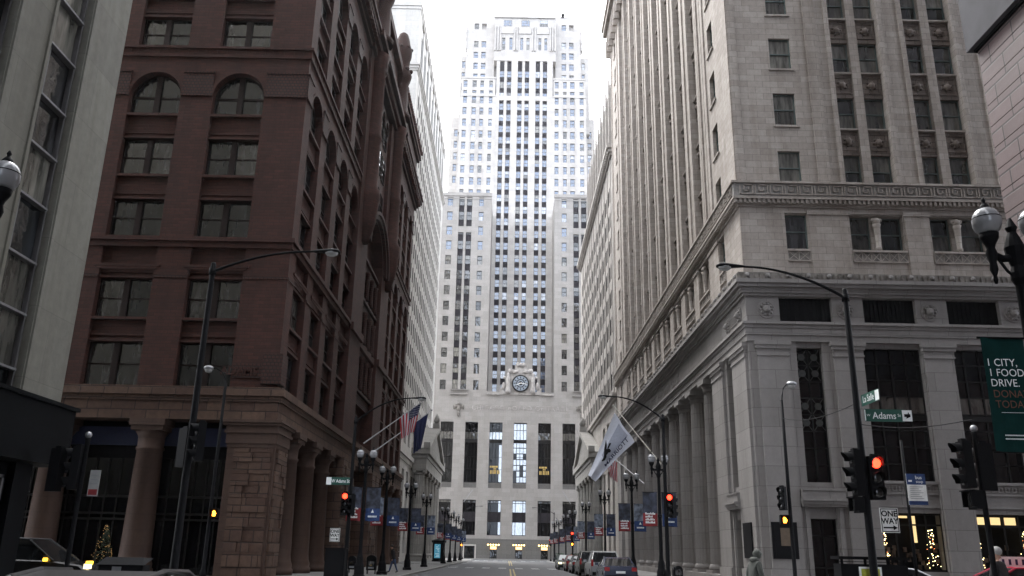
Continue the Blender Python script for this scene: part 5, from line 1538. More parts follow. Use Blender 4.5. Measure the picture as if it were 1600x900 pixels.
# ---- traffic signals
def signal_head(x, y, z, rot, lit, label, group='traffic signal heads', size=1.0):
    """three-section head, z = bottom; faces -y at rot 0"""
    rt = root('traffic_signal', (x, y, z), label, 'traffic signal', group); rt.rotation_euler = (0, 0, rot)
    q = MB(); w = .17 * size; h = .36 * size
    q.box(-w, w, 0, .2, 0, 3 * h); q.box(-w * .5, w * .5, .02, .15, 3 * h, 3 * h + .06)
    for k in range(3):
        q.box(-w + .01, w - .01, -.012, 0, k * h + .015, (k + 1) * h - .015)
    q.build('housing', M['blackm'], rt, False)
    for k, nm in enumerate(('green_lens', 'amber_lens', 'red_lens')):
        cz = (k + .5) * h; r = .125 * size
        q = MB(); n = 14; b = len(q.v); D = .24 * size
        for i in range(n + 1):                                   # tunnel visor, open underneath
            a = R(-30) + R(240) * i / n
            q.v += [(r * 1.12 * math.cos(a), -.01, cz + r * 1.12 * math.sin(a)), (r * 1.12 * math.cos(a), -.01 - D * (.55 + .45 * max(0, math.sin(a))), cz + r * 1.12 * math.sin(a))]
        for i in range(n): q.f.append((b + 2 * i, b + 2 * i + 1, b + 2 * i + 3, b + 2 * i + 2)); q.m.append(0); q.sm.append(True)
        q.build('visor', M['blackm'], rt, False)
        q = MB(); q.ball((0, -.02, cz), r, 0, 14, 8, 1, .3, 1)
        q.build(nm, M['red_on'] if lit == k == 2 else M['lens_dark'], rt, False)
    return rt
M['lens_dark'] = plain('unlit_signal_lens', (.02, .02, .02), .15)
def ped_head(x, y, z, rot, lit, label):
    rt = root('pedestrian_signal', (x, y, z), label, 'crossing signal', 'pedestrian signals'); rt.rotation_euler = (0, 0, rot)
    q = MB(); q.box(-.2, .2, 0, .18, 0, .42); q.box(-.21, .21, -.16, .0, .40, .43); q.box(-.21, -.19, -.12, 0, .05, .42); q.box(.19, .21, -.12, 0, .05, .42); q.build('housing', M['blackm'], rt, False)
    q = MB()
    if lit:                                                       # raised hand
        q.box(-.07, .07, -.02, -.004, .07, .2)
        for i, h in enumerate((.1, .13, .12, .09)): q.box(-.07 + i * .036, -.07 + i * .036 + .028, -.02, -.004, .2, .2 + h)
        q.face([(.07, -.02, .1), (.115, -.02, .2), (.095, -.02, .23), (.07, -.02, .18)])
        q.build('hand_symbol', M['orange_on'], rt, False)
    else:
        q.box(-.16, .16, -.02, -.004, .05, .37); q.build('lens', M['lens_dark'], rt, False)
    return rt
def signal_pole(x, y, h, label, cat='signal pole', r=.06):
    rt = root('signal_pole', (x, y, 0), label, cat); q = MB()
    q.lathe([(.17, .13), (.17, .35), (.1, .45), (r, .6), (r, h), (r * 1.2, h + .02), (r * 1.2, h + .06)], x, y, 12); q.build('pole', M['black'], rt)
    q = MB(); q.ball((x, y, h + .14), r * 1.4, 0, 12, 8); q.build('finial', M['steel'], rt)
    return rt
E90 = R(90)
# near right pole
signal_head(10.22, 23.82, 3.2, 0, 2, 'traffic signal showing red on the near right pole', size=1.1)
signal_head(9.62, 23.95, 3.3, -E90, None, 'unlit side-on traffic signal left of the red one on the near right pole', size=1.15)
ped_head(9.62, 24.0, 2.85, -E90, False, 'dark pedestrian signal under the side-on head of the near right pole')
# right signal
signal_pole(11.0, 20, 4.5, 'black signal pole between the shop window and the green banner')
signal_head(10.6, 20.0, 3.25, -E90, None, 'side-on traffic signal below the green banner, left of its pole')
signal_head(11.15, 20.12, 3.2, R(180), None, 'back of a traffic signal on the pole below the green banner')
ped_head(10.72, 20.0, 2.78, -E90, False, 'dark pedestrian signal box low on the pole below the green banner')
# left signal
signal_pole(-10.9, 22, 4.2, 'black signal pole in front of the brownstone shop, far left')
signal_head(-11.15, 22, 2.95, -E90, None, 'side-on unlit traffic signal beside the black granite shop front')
signal_head(-11.55, 22.1, 2.9, R(160), None, 'back of a traffic signal at the edge of the black granite shop front')
q = MB(); q.box(-10.68, -10.42, 21.97, 21.99, 2.8, 3.45, 0); q.box(-10.66, -10.44, 21.965, 21.97, 2.83, 2.97, 1)
for k in range(3): q.box(-10.65, -10.46, 21.965, 21.97, 3.1 + .1 * k, 3.12 + .1 * k, 2)
o = tag(q.build('parking_sign', [plain('dull_sign_white', (.3, .3, .29), .6), M['bred'], M['steel']]), 'narrow white and red parking sign beside the left signal pole', 'sign')
# signals on the left cobra pole
signal_head(-8.78, 23.9, 3.9, R(-65), None, 'unlit traffic signal facing right on the near left light pole')
signal_head(-9.15, 24.2, 3.75, R(150), None, 'back of a traffic signal on the near left light pole')
# far left crossing pole with hooked lamp, far right likewise
def hook_light(x, y, h, s, dx, dz, label):
    rt = root('hooked_light', (x, y, 0), label, 'street light', 'slim hooked street lights')
    q = MB(); q.lathe([(.16, .13), (.16, .5), (.1, .6), (.085, 5), (.07, h)], x, y, 10); q.build('pole', M['black'], rt)
    q = MB(); q.tube([(x, y, h - .1), (x + s * .05, y, h + .3 * dz), (x + s * .25 * dx, y, h + .75 * dz), (x + s * .6 * dx, y, h + dz), (x + s * .9 * dx, y, h + dz)], .035, 8); q.build('arm', M['black'], rt)
    q = MB(); q.ball((x + s * dx, y, h + dz), .26, 0, 14, 8, 1, 1, .55); o = q.build('lamp_head', M['steel'], rt)
    q = MB(); q.ball((x + s * dx, y, h + dz - .1), .2, 0, 12, 8, 1, 1, .8); q.build('lens', M['lens_off'], o)
    return rt
hook_light(-14.35, 42, 9.5, -1, .95, .75, 'slim hooked light in front of the brownstone corner pier')
hook_light(13.3, 41, 9.0, 1, .55, .8, 'slim hooked light in front of the hotel corner')
ped_head(-14.1, 41.8, 2.95, 0, True, 'crossing signal with lit orange hand by the brownstone corner pier')
signal_head(12.9, 40.9, 3.75, R(-50), None, 'unlit traffic signal on the hooked light by the hotel corner')
ped_head(12.95, 40.8, 3.1, 0, True, 'crossing signal with lit orange hand by the hotel corner')
# across the junction
signal_head(-8.62, 45.7, 3.3, 0, 2, 'traffic signal showing red at the brownstone corner', size=1.1)
signal_head(-8.3, 45.8, 3.3, R(-70), None, 'dark side head beside the red signal at the brownstone corner')
signal_head(8.5, 45.75, 3.55, 0, 2, 'traffic signal showing red in front of the hotel colonnade', size=1.1)
signal_head(8.75, 45.9, 3.5, R(120), None, 'back of a traffic signal right of the red one by the colonnade')
signal_pole(7.85, 160, 4.2, 'far signal pole on the right in front of the skyscraper')
signal_head(7.75, 159.8, 2.7, 0, 2, 'farthest red traffic signal, right in front of the skyscraper entrance', size=1.2)
signal_head(8.1, 110.4, 3.1, 0, 2, 'small red traffic signal by the near corner of the right portico')
ped_head(8.1, 110.4, 2.5, 0, True, 'small lit hand signal by the near corner of the right portico')
ped_head(-7.7, 146.7, 2.4, 0, True, 'small lit hand signal on the far left pavement')
q = MB(); q.box(-9.3, -8.3, 45.1, 45.65, .13, 1.62); q.box(-9.34, -8.26, 45.06, 45.69, 1.62, 1.68); q.box(-9.2, -8.4, 45.08, 45.1, .4, 1.5)
tag(q.build('control_cabinet', M['blackm']), 'black metal control cabinet at the foot of the brownstone corner light', 'cabinet')

# ---- signs
def text_on(mb, s, size, x, y, z, sx=1.0, bold=.0, align='CENTER', rot=0):
    t = text_mb(s, size, bold, align, sx=sx); ca, sa = math.cos(rot), math.sin(rot)
    mb.merge(t, lambda p: (x + ca * p[0] - sa * p[1], y + sa * p[0] + ca * p[1], z + p[2]))
def one_way(x, y, z, w, label):
    h = w * 1.3; rt = root('one_way_sign', (x, y, z), label, 'sign')
    q = MB(); q.box(x - w / 2, x + w / 2, y, y + .012, z, z + h); q.build('plate', M['white'], rt)
    q = MB(); e = y - .004
    t = w * .045; i = w * .035
    for a, b, c, d_ in ((-w / 2 + i, w / 2 - i, h - i - t, h - i), (-w / 2 + i, w / 2 - i, i, i + t), (-w / 2 + i, -w / 2 + i + t, i, h - i), (w / 2 - i - t, w / 2 - i, i, h - i)): q.box(x + a, x + b, e, e + .003, z + c, z + d_)
    text_on(q, 'ONE', w * .42, x, e - .002, z + h * .66, .98, .012 * w); text_on(q, 'WAY', w * .42, x, e - .002, z + h * .36, .92, .012 * w)
    q.box(x - w * .38, x + w * .2, e - .002, e, z + h * .17, z + h * .23)
    q.face([(x + w * .16, e - .002, z + h * .1), (x + w * .4, e - .002, z + h * .2), (x + w * .16, e - .002, z + h * .3)])
    q.build('lettering', M['blackm'], rt); return rt
one_way(10.38, 23.7, 2.33, .5, 'black on white ONE WAY arrow sign below the near red signal')
one_way(-8.98, 45.6, 1.98, .52, 'ONE WAY arrow sign on the brownstone corner light')
rt = root('street_sign', (10.75, 23.85, 5.45), 'green W Adams St sign with a white square on the near right pole', 'sign')
q = MB(); q.box(10.07, 11.18, 23.84, 23.86, 5.36, 5.71); q.build('plate', M['green'], rt)
q = MB(); q.box(11.13, 11.4, 23.82, 23.838, 5.38, 5.69); q.box(10.07, 10.09, 23.83, 23.84, 5.38, 5.69); q.build('white_square', M['letter'], rt)
q = MB(); text_on(q, 'Adams', .27, 10.62, 23.83, 5.44, .9, .002); text_on(q, 'W', .1, 10.17, 23.83, 5.5); text_on(q, 'St', .12, 11.04, 23.83, 5.5); q.build('lettering', M['letter'], rt)
q = MB(); q.box(11.18, 11.35, 23.81, 23.82, 5.5, 5.58); q.face([(11.22, 23.81, 5.45), (11.35, 23.81, 5.5), (11.3, 23.81, 5.64)]); q.build('emblem', M['blackm'], rt)
rt = root('street_sign', (10.1, 23.4, 5.9), 'green La Salle sign seen at a slant on the near right pole', 'sign')
A_, B_ = Vector((10.03, 23.85)), Vector((10.07, 22.78))
def sl_(u, o=0): p = A_.lerp(B_, u); nrm = Vector((-(B_ - A_).y, (B_ - A_).x)).normalized(); return (p.x - nrm.x * o, p.y - nrm.y * o)
q = MB()
for o_ in (0, .012):
    a, b = sl_(0, o_), sl_(1, o_); q.face([(a[0], a[1], 5.78), (b[0], b[1], 5.78), (b[0], b[1], 6.1), (a[0], a[1], 6.1)])
q.build('plate', M['green'], rt)
t = text_mb('La Salle', .27, .002, sx=.85); q = MB(); Ln = (B_ - A_).length; L2 = .0
for cand in (.012, -.012): pass
sgn = 1 if sl_(0, .02)[0] < A_.x else -1
q.merge(t, lambda p: (*sl_(.42 + p[0] / Ln, .02 * sgn), 5.86 + p[2])); q.build('lettering', M['letter'], rt)
q = MB(); a, b = sl_(.8, .016 * sgn), sl_(1.02, .016 * sgn); q.face([(a[0], a[1], 5.8), (b[0], b[1], 5.8), (b[0], b[1], 6.08), (a[0], a[1], 6.08)]); q.build('white_square', M['letter'], rt)
rt = root('street_sign', (-9.2, 45.9, 5), 'small green Adams sign with a white square at the brownstone corner', 'sign')
q = MB(); q.box(-9.45, -8.47, 45.9, 45.92, 4.88, 5.27); q.build('plate', M['green'], rt)
q = MB(); q.box(-9.72, -9.45, 45.9, 45.92, 4.88, 5.27); q.build('white_square', M['letter'], rt)
q = MB(); text_on(q, 'W Adams St', .24, -8.96, 45.89, 5.0, .78, .004); q.build('lettering', M['letter'], rt)
rt = root('bus_stop_sign', (11.6, 25, 0), 'blue and white bus stop sign on a slim pole before the lit shop window', 'sign')
q = MB(); q.lathe([(.05, .13), (.04, 5.0)], 11.55, 25.02, 8); q.build('pole', M['black'], rt)
q = MB(); q.box(11.55, 12.1, 24.96, 24.975, 3.15, 4.03, 0); q.box(11.55, 12.1, 24.955, 24.96, 3.72, 4.03, 1); q.box(11.55, 12.1, 24.955, 24.96, 3.15, 3.26, 1); q.build('plate', [M['white'], M['bblue']], rt)
q = MB()
for k in range(7): q.box(11.62, 12.0 - .06 * (k % 3), 24.95, 24.957, 3.32 + .055 * k, 3.335 + .055 * k)
q.build('small_print', M['steel'], rt)
q = MB(); text_on(q, 'bus', .14, 11.9, 24.95, 3.88, 1, .002, 'LEFT' if False else 'CENTER'); text_on(q, 'stop', .12, 11.92, 24.95, 3.77); q.box(11.6, 11.7, 24.95, 24.955, 3.8, 3.85); q.build('lettering', M['letter'], rt)

# ---- flags
def cloth_flag(rt, P, nu, nv, matf, mats):
    q = MB()
    for i in range(nu):
        for j in range(nv):
            u0, u1, v0, v1 = i / nu, (i + 1) / nu, j / nv, (j + 1) / nv
            q.face([P(u0, v0), P(u1, v0), P(u1, v1), P(u0, v1)], matf((u0 + u1) / 2, (v0 + v1) / 2, i, j), True)
    return q.build('flag_cloth', mats, rt)
M['f_red'] = plain('flag_red', (.42, .03, .04), .85, noise=.1); M['f_white'] = plain('flag_white', (.55, .55, .58), .85, noise=.06); M['f_blue'] = plain('flag_navy', (.015, .02, .075), .85, noise=.1)
def staff_flag(name, label, base, tip, A, B, drop, squeeze, kind, lean=0.0):
    rt = root(name, base, label, 'flag')
    q = MB(); q.tube([base, tip], [.06, .035], 8); q.ball(tip, .09, 0, 8, 6); q.build('staff', M['steel'] if kind != 'm' else M['pole_w'], rt)
    A, B = Vector(A), Vector(B)
    def P(u, v):
        p = A.lerp(B, u); c = A.lerp(B, .5)
        s = 1 - squeeze * v
        x = c.x + (p.x - c.x) * s + lean * v
        z = p.z * (1 - v * .55) + c.z * v * .55 - drop * v
        return (x, p.y + .16 * math.sin(u * 14 + v * 2) * (.3 + v), z)
    if kind == 'us':
        def mf(u, v, i, j):
            if u < 7 / 13 and v < .4: return 1 if (i % 2 == 1 and j % 2 == 1) and False else 2
            return 0 if int(u * 13) % 2 == 0 else 1
        cloth_flag(rt, P, 26, 20, mf, [M['f_red'], M['f_white'], M['f_blue']])
        q = MB()
        for r in range(9):
            for c in range(6 if r % 2 == 0 else 5):
                u = (r + .8) / 10 * 7 / 13; v = .4 * ((c + (.6 if r % 2 == 0 else 1.1)) / 6.2); p = Vector(P(u, v)); q.face([(p.x + .045 * math.cos(k * 2.513), p.y - .02, p.z + .045 * math.sin(k * 2.513)) for k in range(5)])
        q.build('star', M['f_white'], rt)['kind'] = 'stuff'
    else:
        cloth_flag(rt, P, 16, 20, lambda u, v, i, j: 0, [M['f_blue']])
    return rt
M['pole_w'] = plain('pale_flagstaff', (.35, .33, .28), .6)
staff_flag('national_flag', 'stars and stripes flag hanging from the brownstone block', (-12.4, 72.3, 10.2), (-7.35, 72.3, 14.05), (-7.7, 72.3, 13.75), (-9.5, 72.3, 12.4), 2.1, .45, 'us', -.1)
staff_flag('blue_flag', 'plain navy flag hanging behind the stars and stripes on the left', (-12.4, 78.3, 10.2), (-7.3, 78.3, 14.1), (-7.6, 78.3, 13.8), (-8.9, 78.3, 12.8), 3.0, .5, 'b', -.25)
staff_flag('national_flag', 'stars and stripes flag behind the white hotel flag on the right', (13.2, 84, 8.2), (9.1, 84, 11.6), (9.3, 84, 11.3), (10.6, 84, 10.2), 2.2, .5, 'us', .3)
rt = root('hotel_flag', (13.2, 75, 9.7), 'large white flag with a black griffin and dark lettering above the right pavement', 'flag')
q = MB(); q.tube([(13.3, 75, 9.2), (9.15, 75, 14.4)], [.07, .04], 8); q.build('staff', M['pole_w'], rt)
fA, fB, fC, fD = Vector((9.3, 75, 13.65)), Vector((11.05, 75, 11.1)), Vector((7.55, 75, 7.6)), Vector((6.9, 75, 8.15))
def FP(u, v, o=0):
    """u: fly end to hoist, v: bottom edge to top edge"""
    b = fC.lerp(fB, u); t = fD.lerp(fA, u); p = b.lerp(t, v)
    amp = .22 * (1.15 - u)
    return (p.x + .05 * math.sin(v * 9), p.y + amp * math.sin(v * 7 + u * 2.5) - o, p.z + .12 * math.sin(u * 3.1) * (1 - v))
q = MB()
for i in range(24):
    for j in range(14):
        q.face([FP(i / 24, j / 14), FP((i + 1) / 24, j / 14), FP((i + 1) / 24, (j + 1) / 14), FP(i / 24, (j + 1) / 14)], 1 if 9 <= i < 23 and 4 <= j < 10 else 0, True)
q.build('flag_cloth', [M['f_whiter'] if 'f_whiter' in M else plain('flag_bright_white', (.66, .68, .76), .8, noise=.05), plain('flag_grey_panel', (.36, .38, .46), .8, noise=.08)], rt)
t = text_mb('MARRIOTT', 1, .012); wd = max(p[0] for p in t.v) - min(p[0] for p in t.v); x0 = min(p[0] for p in t.v)
q = MB(); q.merge(t, lambda p: FP(.3 + .62 * (p[0] - x0) / wd, .16 + .2 * p[2], .03)); q.build('lettering', M['f_blue'], rt)
gr = [(.36, .40), (.42, .42), (.44, .47), (.50, .46), (.52, .40), (.55, .42), (.56, .50), (.54, .55), (.60, .60), (.62, .57), (.64, .60), (.61, .66), (.55, .64), (.52, .60), (.50, .66), (.56, .74), (.60, .90), (.54, .84), (.47, .76), (.43, .66), (.40, .56), (.35, .50), (.31, .53), (.32, .47)]
q = MB(); c = (.47, .54)
for i in range(len(gr)):
    a, b = gr[i], gr[(i + 1) % len(gr)]; q.face([FP(*c, .03), FP(*a, .03), FP(*b, .03)])
q.build('griffin_emblem', M['blackm'], rt)

# ---- kiosk, boxes, planters, bollards
rt = root('screen_kiosk', (-9.9, 127, 0), 'black kiosk with a glowing blue screen on the left pavement', 'kiosk')
q = MB(); q.lathe([(.95, .13), (.95, .3), (.88, .35), (.88, 2.7), (1.05, 2.75), (1.08, 3.0), (.7, 3.15), (.1, 3.3)], -9.9, 127, 8, smooth=False); q.build('housing', M['blackm'], rt)
q = MB(); q.box(-10.45, -9.6, 126.0, 126.1, .6, 2.5); q.build('screen', M['kiosk'], rt)
q = MB(); rr = random.Random(4)
for k in range(9): q.box(-10.35 + .5 * rr.random(), -9.7 - .2 * rr.random(), 125.98, 126.0, .75 + .19 * k, .75 + .19 * k + .08)
q.build('screen_lines', M['letter'], rt)
def news_box(x, y, label, mt='blackm', w=.5, h=1.2):
    rt = root('newspaper_box', (x, y, 0), label, 'newspaper box'); q = MB()
    n = 10
    P = [(x - w / 2, .35), (x + w / 2, .35)] + [(x + w / 2 * math.cos(math.pi * i / n), h - .2 + .2 * math.sin(math.pi * i / n)) for i in range(n + 1)]
    q.face([(a, y, z) for a, z in P]); q.face([(a, y + .45, z) for a, z in P])
    for i in range(len(P)): a, b = P[i], P[(i + 1) % len(P)]; q.face([(a[0], y, a[1]), (b[0], y, b[1]), (b[0], y + .45, b[1]), (a[0], y + .45, a[1])])
    q.build('body', M[mt], rt)
    q = MB()
    for sx in (-1, 1):
        for sy in (.05, .4): q.box(x + sx * w * .4 - .02, x + sx * w * .4 + .02, y + sy - .02, y + sy + .02, .13, .35)
    q.build('stand', M['black'], rt)
    q = MB(); q.box(x - w * .32, x + w * .32, y - .015, y, .62, .9); q.build('window', M['g_mid'], rt)
    q = MB(); q.box(x - w * .3, x + w * .3, y - .02, y - .0, .45, .56); q.build('label_plate', M['steel'], rt)
news_box(-8.75, 57, 'black round-topped newspaper box beside the first left lamp', w=.62, h=1.28)
news_box(9.1, 47.2, 'dark newspaper box at the foot of the hotel corner lamp', h=1.1)
news_box(-10.2, 58.2, 'dark newspaper box nearest the brownstone wall')
rt = root('newspaper_rack', (9.6, 24.6, 0), 'black newspaper rack with a yellow poster beside the near right pole', 'newspaper rack')
q = MB(); q.box(9.2, 11.05, 24.4, 24.95, .3, 1.5); q.box(9.15, 11.1, 24.36, 25.0, 1.62, 1.7); q.box(9.18, 11.07, 24.39, 24.44, 1.55, 1.57)
for x in (9.25, 9.9, 10.55, 11.0): q.box(x - .03, x + .03, 24.42, 24.48, .13, 1.62)
q.build('frame', M['blackm'], rt)
q = MB(); q.box(9.68, 10.3, 24.37, 24.4, .75, 1.43, 0); q.box(9.74, 10.24, 24.36, 24.37, .8, 1.38, 1); q.build('poster', [M['letter'], plain('yellow_poster', (.38, .40, .04), .6, noise=.25)], rt)
q = MB()
for r_, z in ((.11, 1.1), (.075, 1.1)):
    for i in range(16):
        a = i * math.pi / 8; b = a + math.pi / 8
        q.face([(10.0 + r_ * math.cos(a), 24.355, z + r_ * math.sin(a)), (10.0 + r_ * math.cos(b), 24.355, z + r_ * math.sin(b)), (10.0 + (r_ - .015) * math.cos(b), 24.355, z + (r_ - .015) * math.sin(b)), (10.0 + (r_ - .015) * math.cos(a), 24.355, z + (r_ - .015) * math.sin(a))])
q.build('poster_emblem', M['letter'], rt)
for k in range(6):
    q = MB(); y = 112 + 4.5 * k + (30 if k > 3 else 0); x = 9.6
    o = root('planter', (x, y, 0), ['low planter of dark shrubs nearest the right portico steps', 'second low planter by the right portico', 'third low planter by the right portico', 'fourth low planter by the right portico', 'low planter before the far signal', 'farthest low planter on the right pavement'][k], 'planter', 'planters along the bank front')
    q.box(x - .6, x + .6, y - .9, y + .9, .13, .85); q.build('box', M['kerb'], o)
    q = MB(); rr = random.Random(k)
    for i in range(260):
        p = Vector((x + rr.uniform(-.6, .6), y + rr.uniform(-.9, .9), .8 + rr.random() ** 1.3 * .8)); a = Vector((rr.uniform(-1, 1), rr.uniform(-1, 1), rr.uniform(-1, 1))).normalized() * .09; b = Vector((rr.uniform(-1, 1), rr.uniform(-1, 1), rr.uniform(-1, 1))).normalized() * .06
        q.face([p - a, p + b, p + a, p - b])
    q.build('foliage', M['leaf_d'], o)
# street cable across the junction
q = MB(); pts = []
for i in range(13): u = i / 12; pts.append((13.3 + (9.93 - 13.3) * u, 41 + (24 - 41) * u, 8.1 + (5.9 - 8.1) * u - 1.0 * u * (1 - u)))
q.tube(pts, .014, 5, cap=False); pts = []
for i in range(9): u = i / 8; pts.append((9.93 + 1.07 * u, 24 - 4 * u, 5.3 - .45 * u - .15 * math.sin(math.pi * u)))
q.tube(pts, .012, 5, cap=False)
tag(q.build('overhead_cable', M['blackm']), 'thin black cable slung between the hooked light and the right poles', 'cable')
# lit christmas tree inside the brownstone shop
q = MB(); rr = random.Random(8)
for k in range(60):
    z = rr.random(); r_ = .55 * (1 - z) + .05; a = rr.random() * 6.28; q.ball((-21.4 + r_ * math.cos(a), 46.75 + .25 * r_ * math.sin(a), .9 + 1.7 * z), .016, 0, 5, 3)
rt = root('christmas_tree', (-21.4, 46.8, .13), 'christmas tree with warm fairy lights in the brownstone shop front', 'christmas tree')
o = q.build('fairy_light', emit('fairy_light_dim', (1.0, .6, .25), .3), rt); o['kind'] = 'stuff'
q = MB(); q.lathe([(.05, .13), (.05, .8)], -21.4, 46.85, 8); q.build('trunk', M['frame_b'], rt)
q = MB()
for k in range(500):
    z = rr.random(); r_ = (.55 * (1 - z) + .04) * rr.random() ** .5; a = rr.random() * 6.28; p = Vector((-21.4 + r_ * math.cos(a), 46.85 + .4 * r_ * math.sin(a), .8 + 1.75 * z)); v = Vector((rr.uniform(-1, 1), rr.uniform(-1, 1), -.4)).normalized() * .1
    q.face([p, p + v + Vector((.02, 0, .02)), p + v * 1.2])
q.build('foliage', M['leaf_d'], rt)

# ================================================================ vehicles
def paint(name, col, rough=.25): return plain(name, col, rough, noise=.03, spec=.4, coat=.25)
def car(name, label, cat, loc, rot, col, kind='sedan', lit=False, group='cars in the street', taxi=False):
    """local: length along +y (front at +y), wheels on z=0"""
    rt = root(name, loc, label, cat, group); rt.rotation_euler = (0, 0, rot)
    W2, L, pm = (.92, 4.7, M['car_' + col])
    if kind == 'sedan':
        body = [(-2.35, .45), (-2.33, .8), (-2.25, .98), (-1.6, 1.02), (-.9, .98), (.9, .95), (1.3, .92), (2.1, .78), (2.32, .62), (2.35, .38), (2.2, .22), (-2.2, .22)]
        gh = [(-1.75, 1.0), (-1.05, 1.38), (-.5, 1.45), (.15, 1.43), (1.15, .94)]
    else:
        body = [(-2.35, .5), (-2.36, .95), (-2.3, 1.1), (-1.6, 1.12), (.9, 1.08), (1.3, 1.05), (2.1, .95), (2.33, .78), (2.36, .42), (2.2, .25), (-2.2, .25)]
        gh = [(-2.28, 1.1), (-2.02, 1.72), (-1.4, 1.8), (.1, 1.76), (1.15, 1.07)]
        W2 = .96
    q = MB(); n = len(body); xs = [(-W2, .05), (-W2 + .07, 0), (W2 - .07, 0), (W2, .05)]; rings = []
    for x, ins in xs:
        b = len(q.v); cy = sum(p[0] for p in body) / n; cz = sum(p[1] for p in body) / n
        for y, z in body: q.v.append((x, y - math.copysign(ins, y - cy), z - math.copysign(ins * .8, z - cz)))
        rings.append(b)
    for k in range(3):
        for i in range(n): j = (i + 1) % n; q.f.append((rings[k] + i, rings[k] + j, rings[k + 1] + j, rings[k + 1] + i)); q.m.append(0); q.sm.append(False)
    for b in (rings[0], rings[-1]): q.f.append(tuple(b + i for i in range(n))); q.m.append(0); q.sm.append(False)
    for s in (-1, 1):                                              # wheel arches, sill
        for wy in (-1.42, 1.42):
            P = [(s * (W2 + .003), wy + .4 * math.cos(a), .3 + .4 * math.sin(a)) for a in [math.pi * i / 10 for i in range(11)]]
            q.face(P, 1)
        q.box(s * (W2 - .02), s * (W2 + .012), -1.0, 1.0, .24, .32, 1)
    q.box(-W2 + .1, W2 - .1, -2.38, -2.3, .3, .5, 1); q.box(-.75, .75, 2.3, 2.38, .28, .45, 1)
    q.build('body', [pm, M['blackm']], rt, False)
    # greenhouse: glass all round, painted roof and pillars
    g_ = MB(); r_ = MB(); t = .19; tw = W2 - .06
    def wx(z): return tw - (z - gh[0][1]) / (gh[2][1] - gh[0][1]) * t
    for i in range(len(gh) - 1):
        (y0, z0), (y1, z1) = gh[i], gh[i + 1]; a, b = max(.5, wx(z0)), max(.5, wx(z1))
        quad = [(-a, y0, z0), (a, y0, z0), (b, y1, z1), (-b, y1, z1)]
        (g_ if i in (0, len(gh) - 2) else r_).face(quad)
    zt = gh[2][1]
    for s in (-1, 1):
        g_.face([(s * max(.5, wx(z)), y, z) for y, z in gh])
        for i in range(len(gh) - 1):
            (y0, z0), (y1, z1) = gh[i], gh[i + 1]
            r_.tube([(s * wx(z0), y0, z0), (s * wx(z1), y1, z1)], .035, 6)
        r_.tube([(s * (wx(gh[0][1]) + .0), -.35, gh[0][1] - .02), (s * wx(zt - .05), -.4, zt - .05)], .04, 6)
    g_.build('window', M['g_car'], rt, False); r_.build('roof', pm, rt, False)
    for s in (-1, 1):
        for wy in (-1.42, 1.42):
            q = MB(); n = 18
            for x0, x1, rr_ in ((s * (W2 - .2), s * (W2 + .01), .33),):
                b = len(q.v)
                for x in (x0, x1):
                    for i in range(n): a = 2 * math.pi * i / n; q.v.append((x, wy + rr_ * math.cos(a), .33 + rr_ * math.sin(a)))
                for i in range(n): j = (i + 1) % n; q.f.append((b + i, b + j, b + n + j, b + n + i)); q.m.append(0); q.sm.append(True)
                q.f.append(tuple(b + n + i for i in range(n))); q.m.append(0); q.sm.append(False)
            o = q.build('wheel', M['blackm'], rt, False)
            q = MB(); X = s * (W2 + .013); q.face([(X, wy + .2 * math.cos(2 * math.pi * i / 14), .33 + .2 * math.sin(2 * math.pi * i / 14)) for i in range(14)]); q.build('rim', M['steel'], o, False)
        q = MB(); q.box(s * (W2 - .36), s * (W2 - .03), 2.22, 2.34, .58 + (.25 if kind != 'sedan' else 0), .74 + (.25 if kind != 'sedan' else 0)); q.build('headlight', M['head'] if lit else M['lens_off'], rt, False)
        zz = .72 if kind == 'sedan' else .85; hh = .2 if kind == 'sedan' else .42
        q = MB(); q.box(s * (W2 - .3 if kind == 'sedan' else W2 - .16), s * (W2 - .02), -2.38, -2.3, zz, zz + hh); q.build('taillight', M['tail'], rt, False)
        q = MB(); q.box(s * W2, s * (W2 + .2), .82, .92, gh[0][1] - .02, gh[0][1] + .13); q.build('mirror', pm, rt, False)
    q = MB(); q.box(-.26, .26, -2.4, -2.37, .6, .72); q.build('number_plate', M['letter'], rt, False)
    if taxi:
        q = MB(); z = gh[2][1]; q.box(-.16, .16, -.75, .45, z + .02, z + .34); q.build('roof_sign', M['letter'], rt, False)
        q = MB()
        for k in range(5): q.box(-.165, -.16, -.7 + .22 * k, -.62 + .22 * k, z + .08, z + .26)
        q.build('roof_sign_lettering', M['f_blue'], rt, False)
    return rt
for k, c_, r_ in (('black', (.012, .012, .013), .2), ('silver', (.35, .36, .38), .3), ('navy', (.02, .025, .05), .22), ('maroon', (.12, .012, .02), .25), ('olive', (.03, .028, .02), .3), ('grey', (.05, .053, .058), .25), ('pale', (.28, .285, .29), .3), ('green', (.03, .05, .04), .25), ('dark', (.02, .021, .024), .35), ('red', (.36, .012, .04), .25)):
    M['car_' + k] = paint('car_paint_' + k, c_, r_)
M['g_car'] = glass('car_glass', (.008, .009, .010), spec=.5, wob=0, ior=1.45)
car('parked_car', 'dark navy sedan parked nearest on the right kerb, tail towards us', 'car', (6.35, 52.0, .004), 0, 'navy')
car('parked_suv', 'silver-white SUV parked ahead of the navy sedan on the right', 'SUV', (6.4, 60.0, .004), 0, 'pale', 'suv')
car('parked_car', 'brown-grey sedan parked ahead of the pale SUV', 'car', (6.35, 68.5, .004), 0, 'olive', 'suv')
car('parked_car', 'dark hatchback parked third ahead of the navy sedan', 'car', (6.3, 75.5, .004), 0, 'black')
car('parked_car', 'maroon car parked halfway along the right kerb', 'car', (6.3, 83, .004), 0, 'maroon')
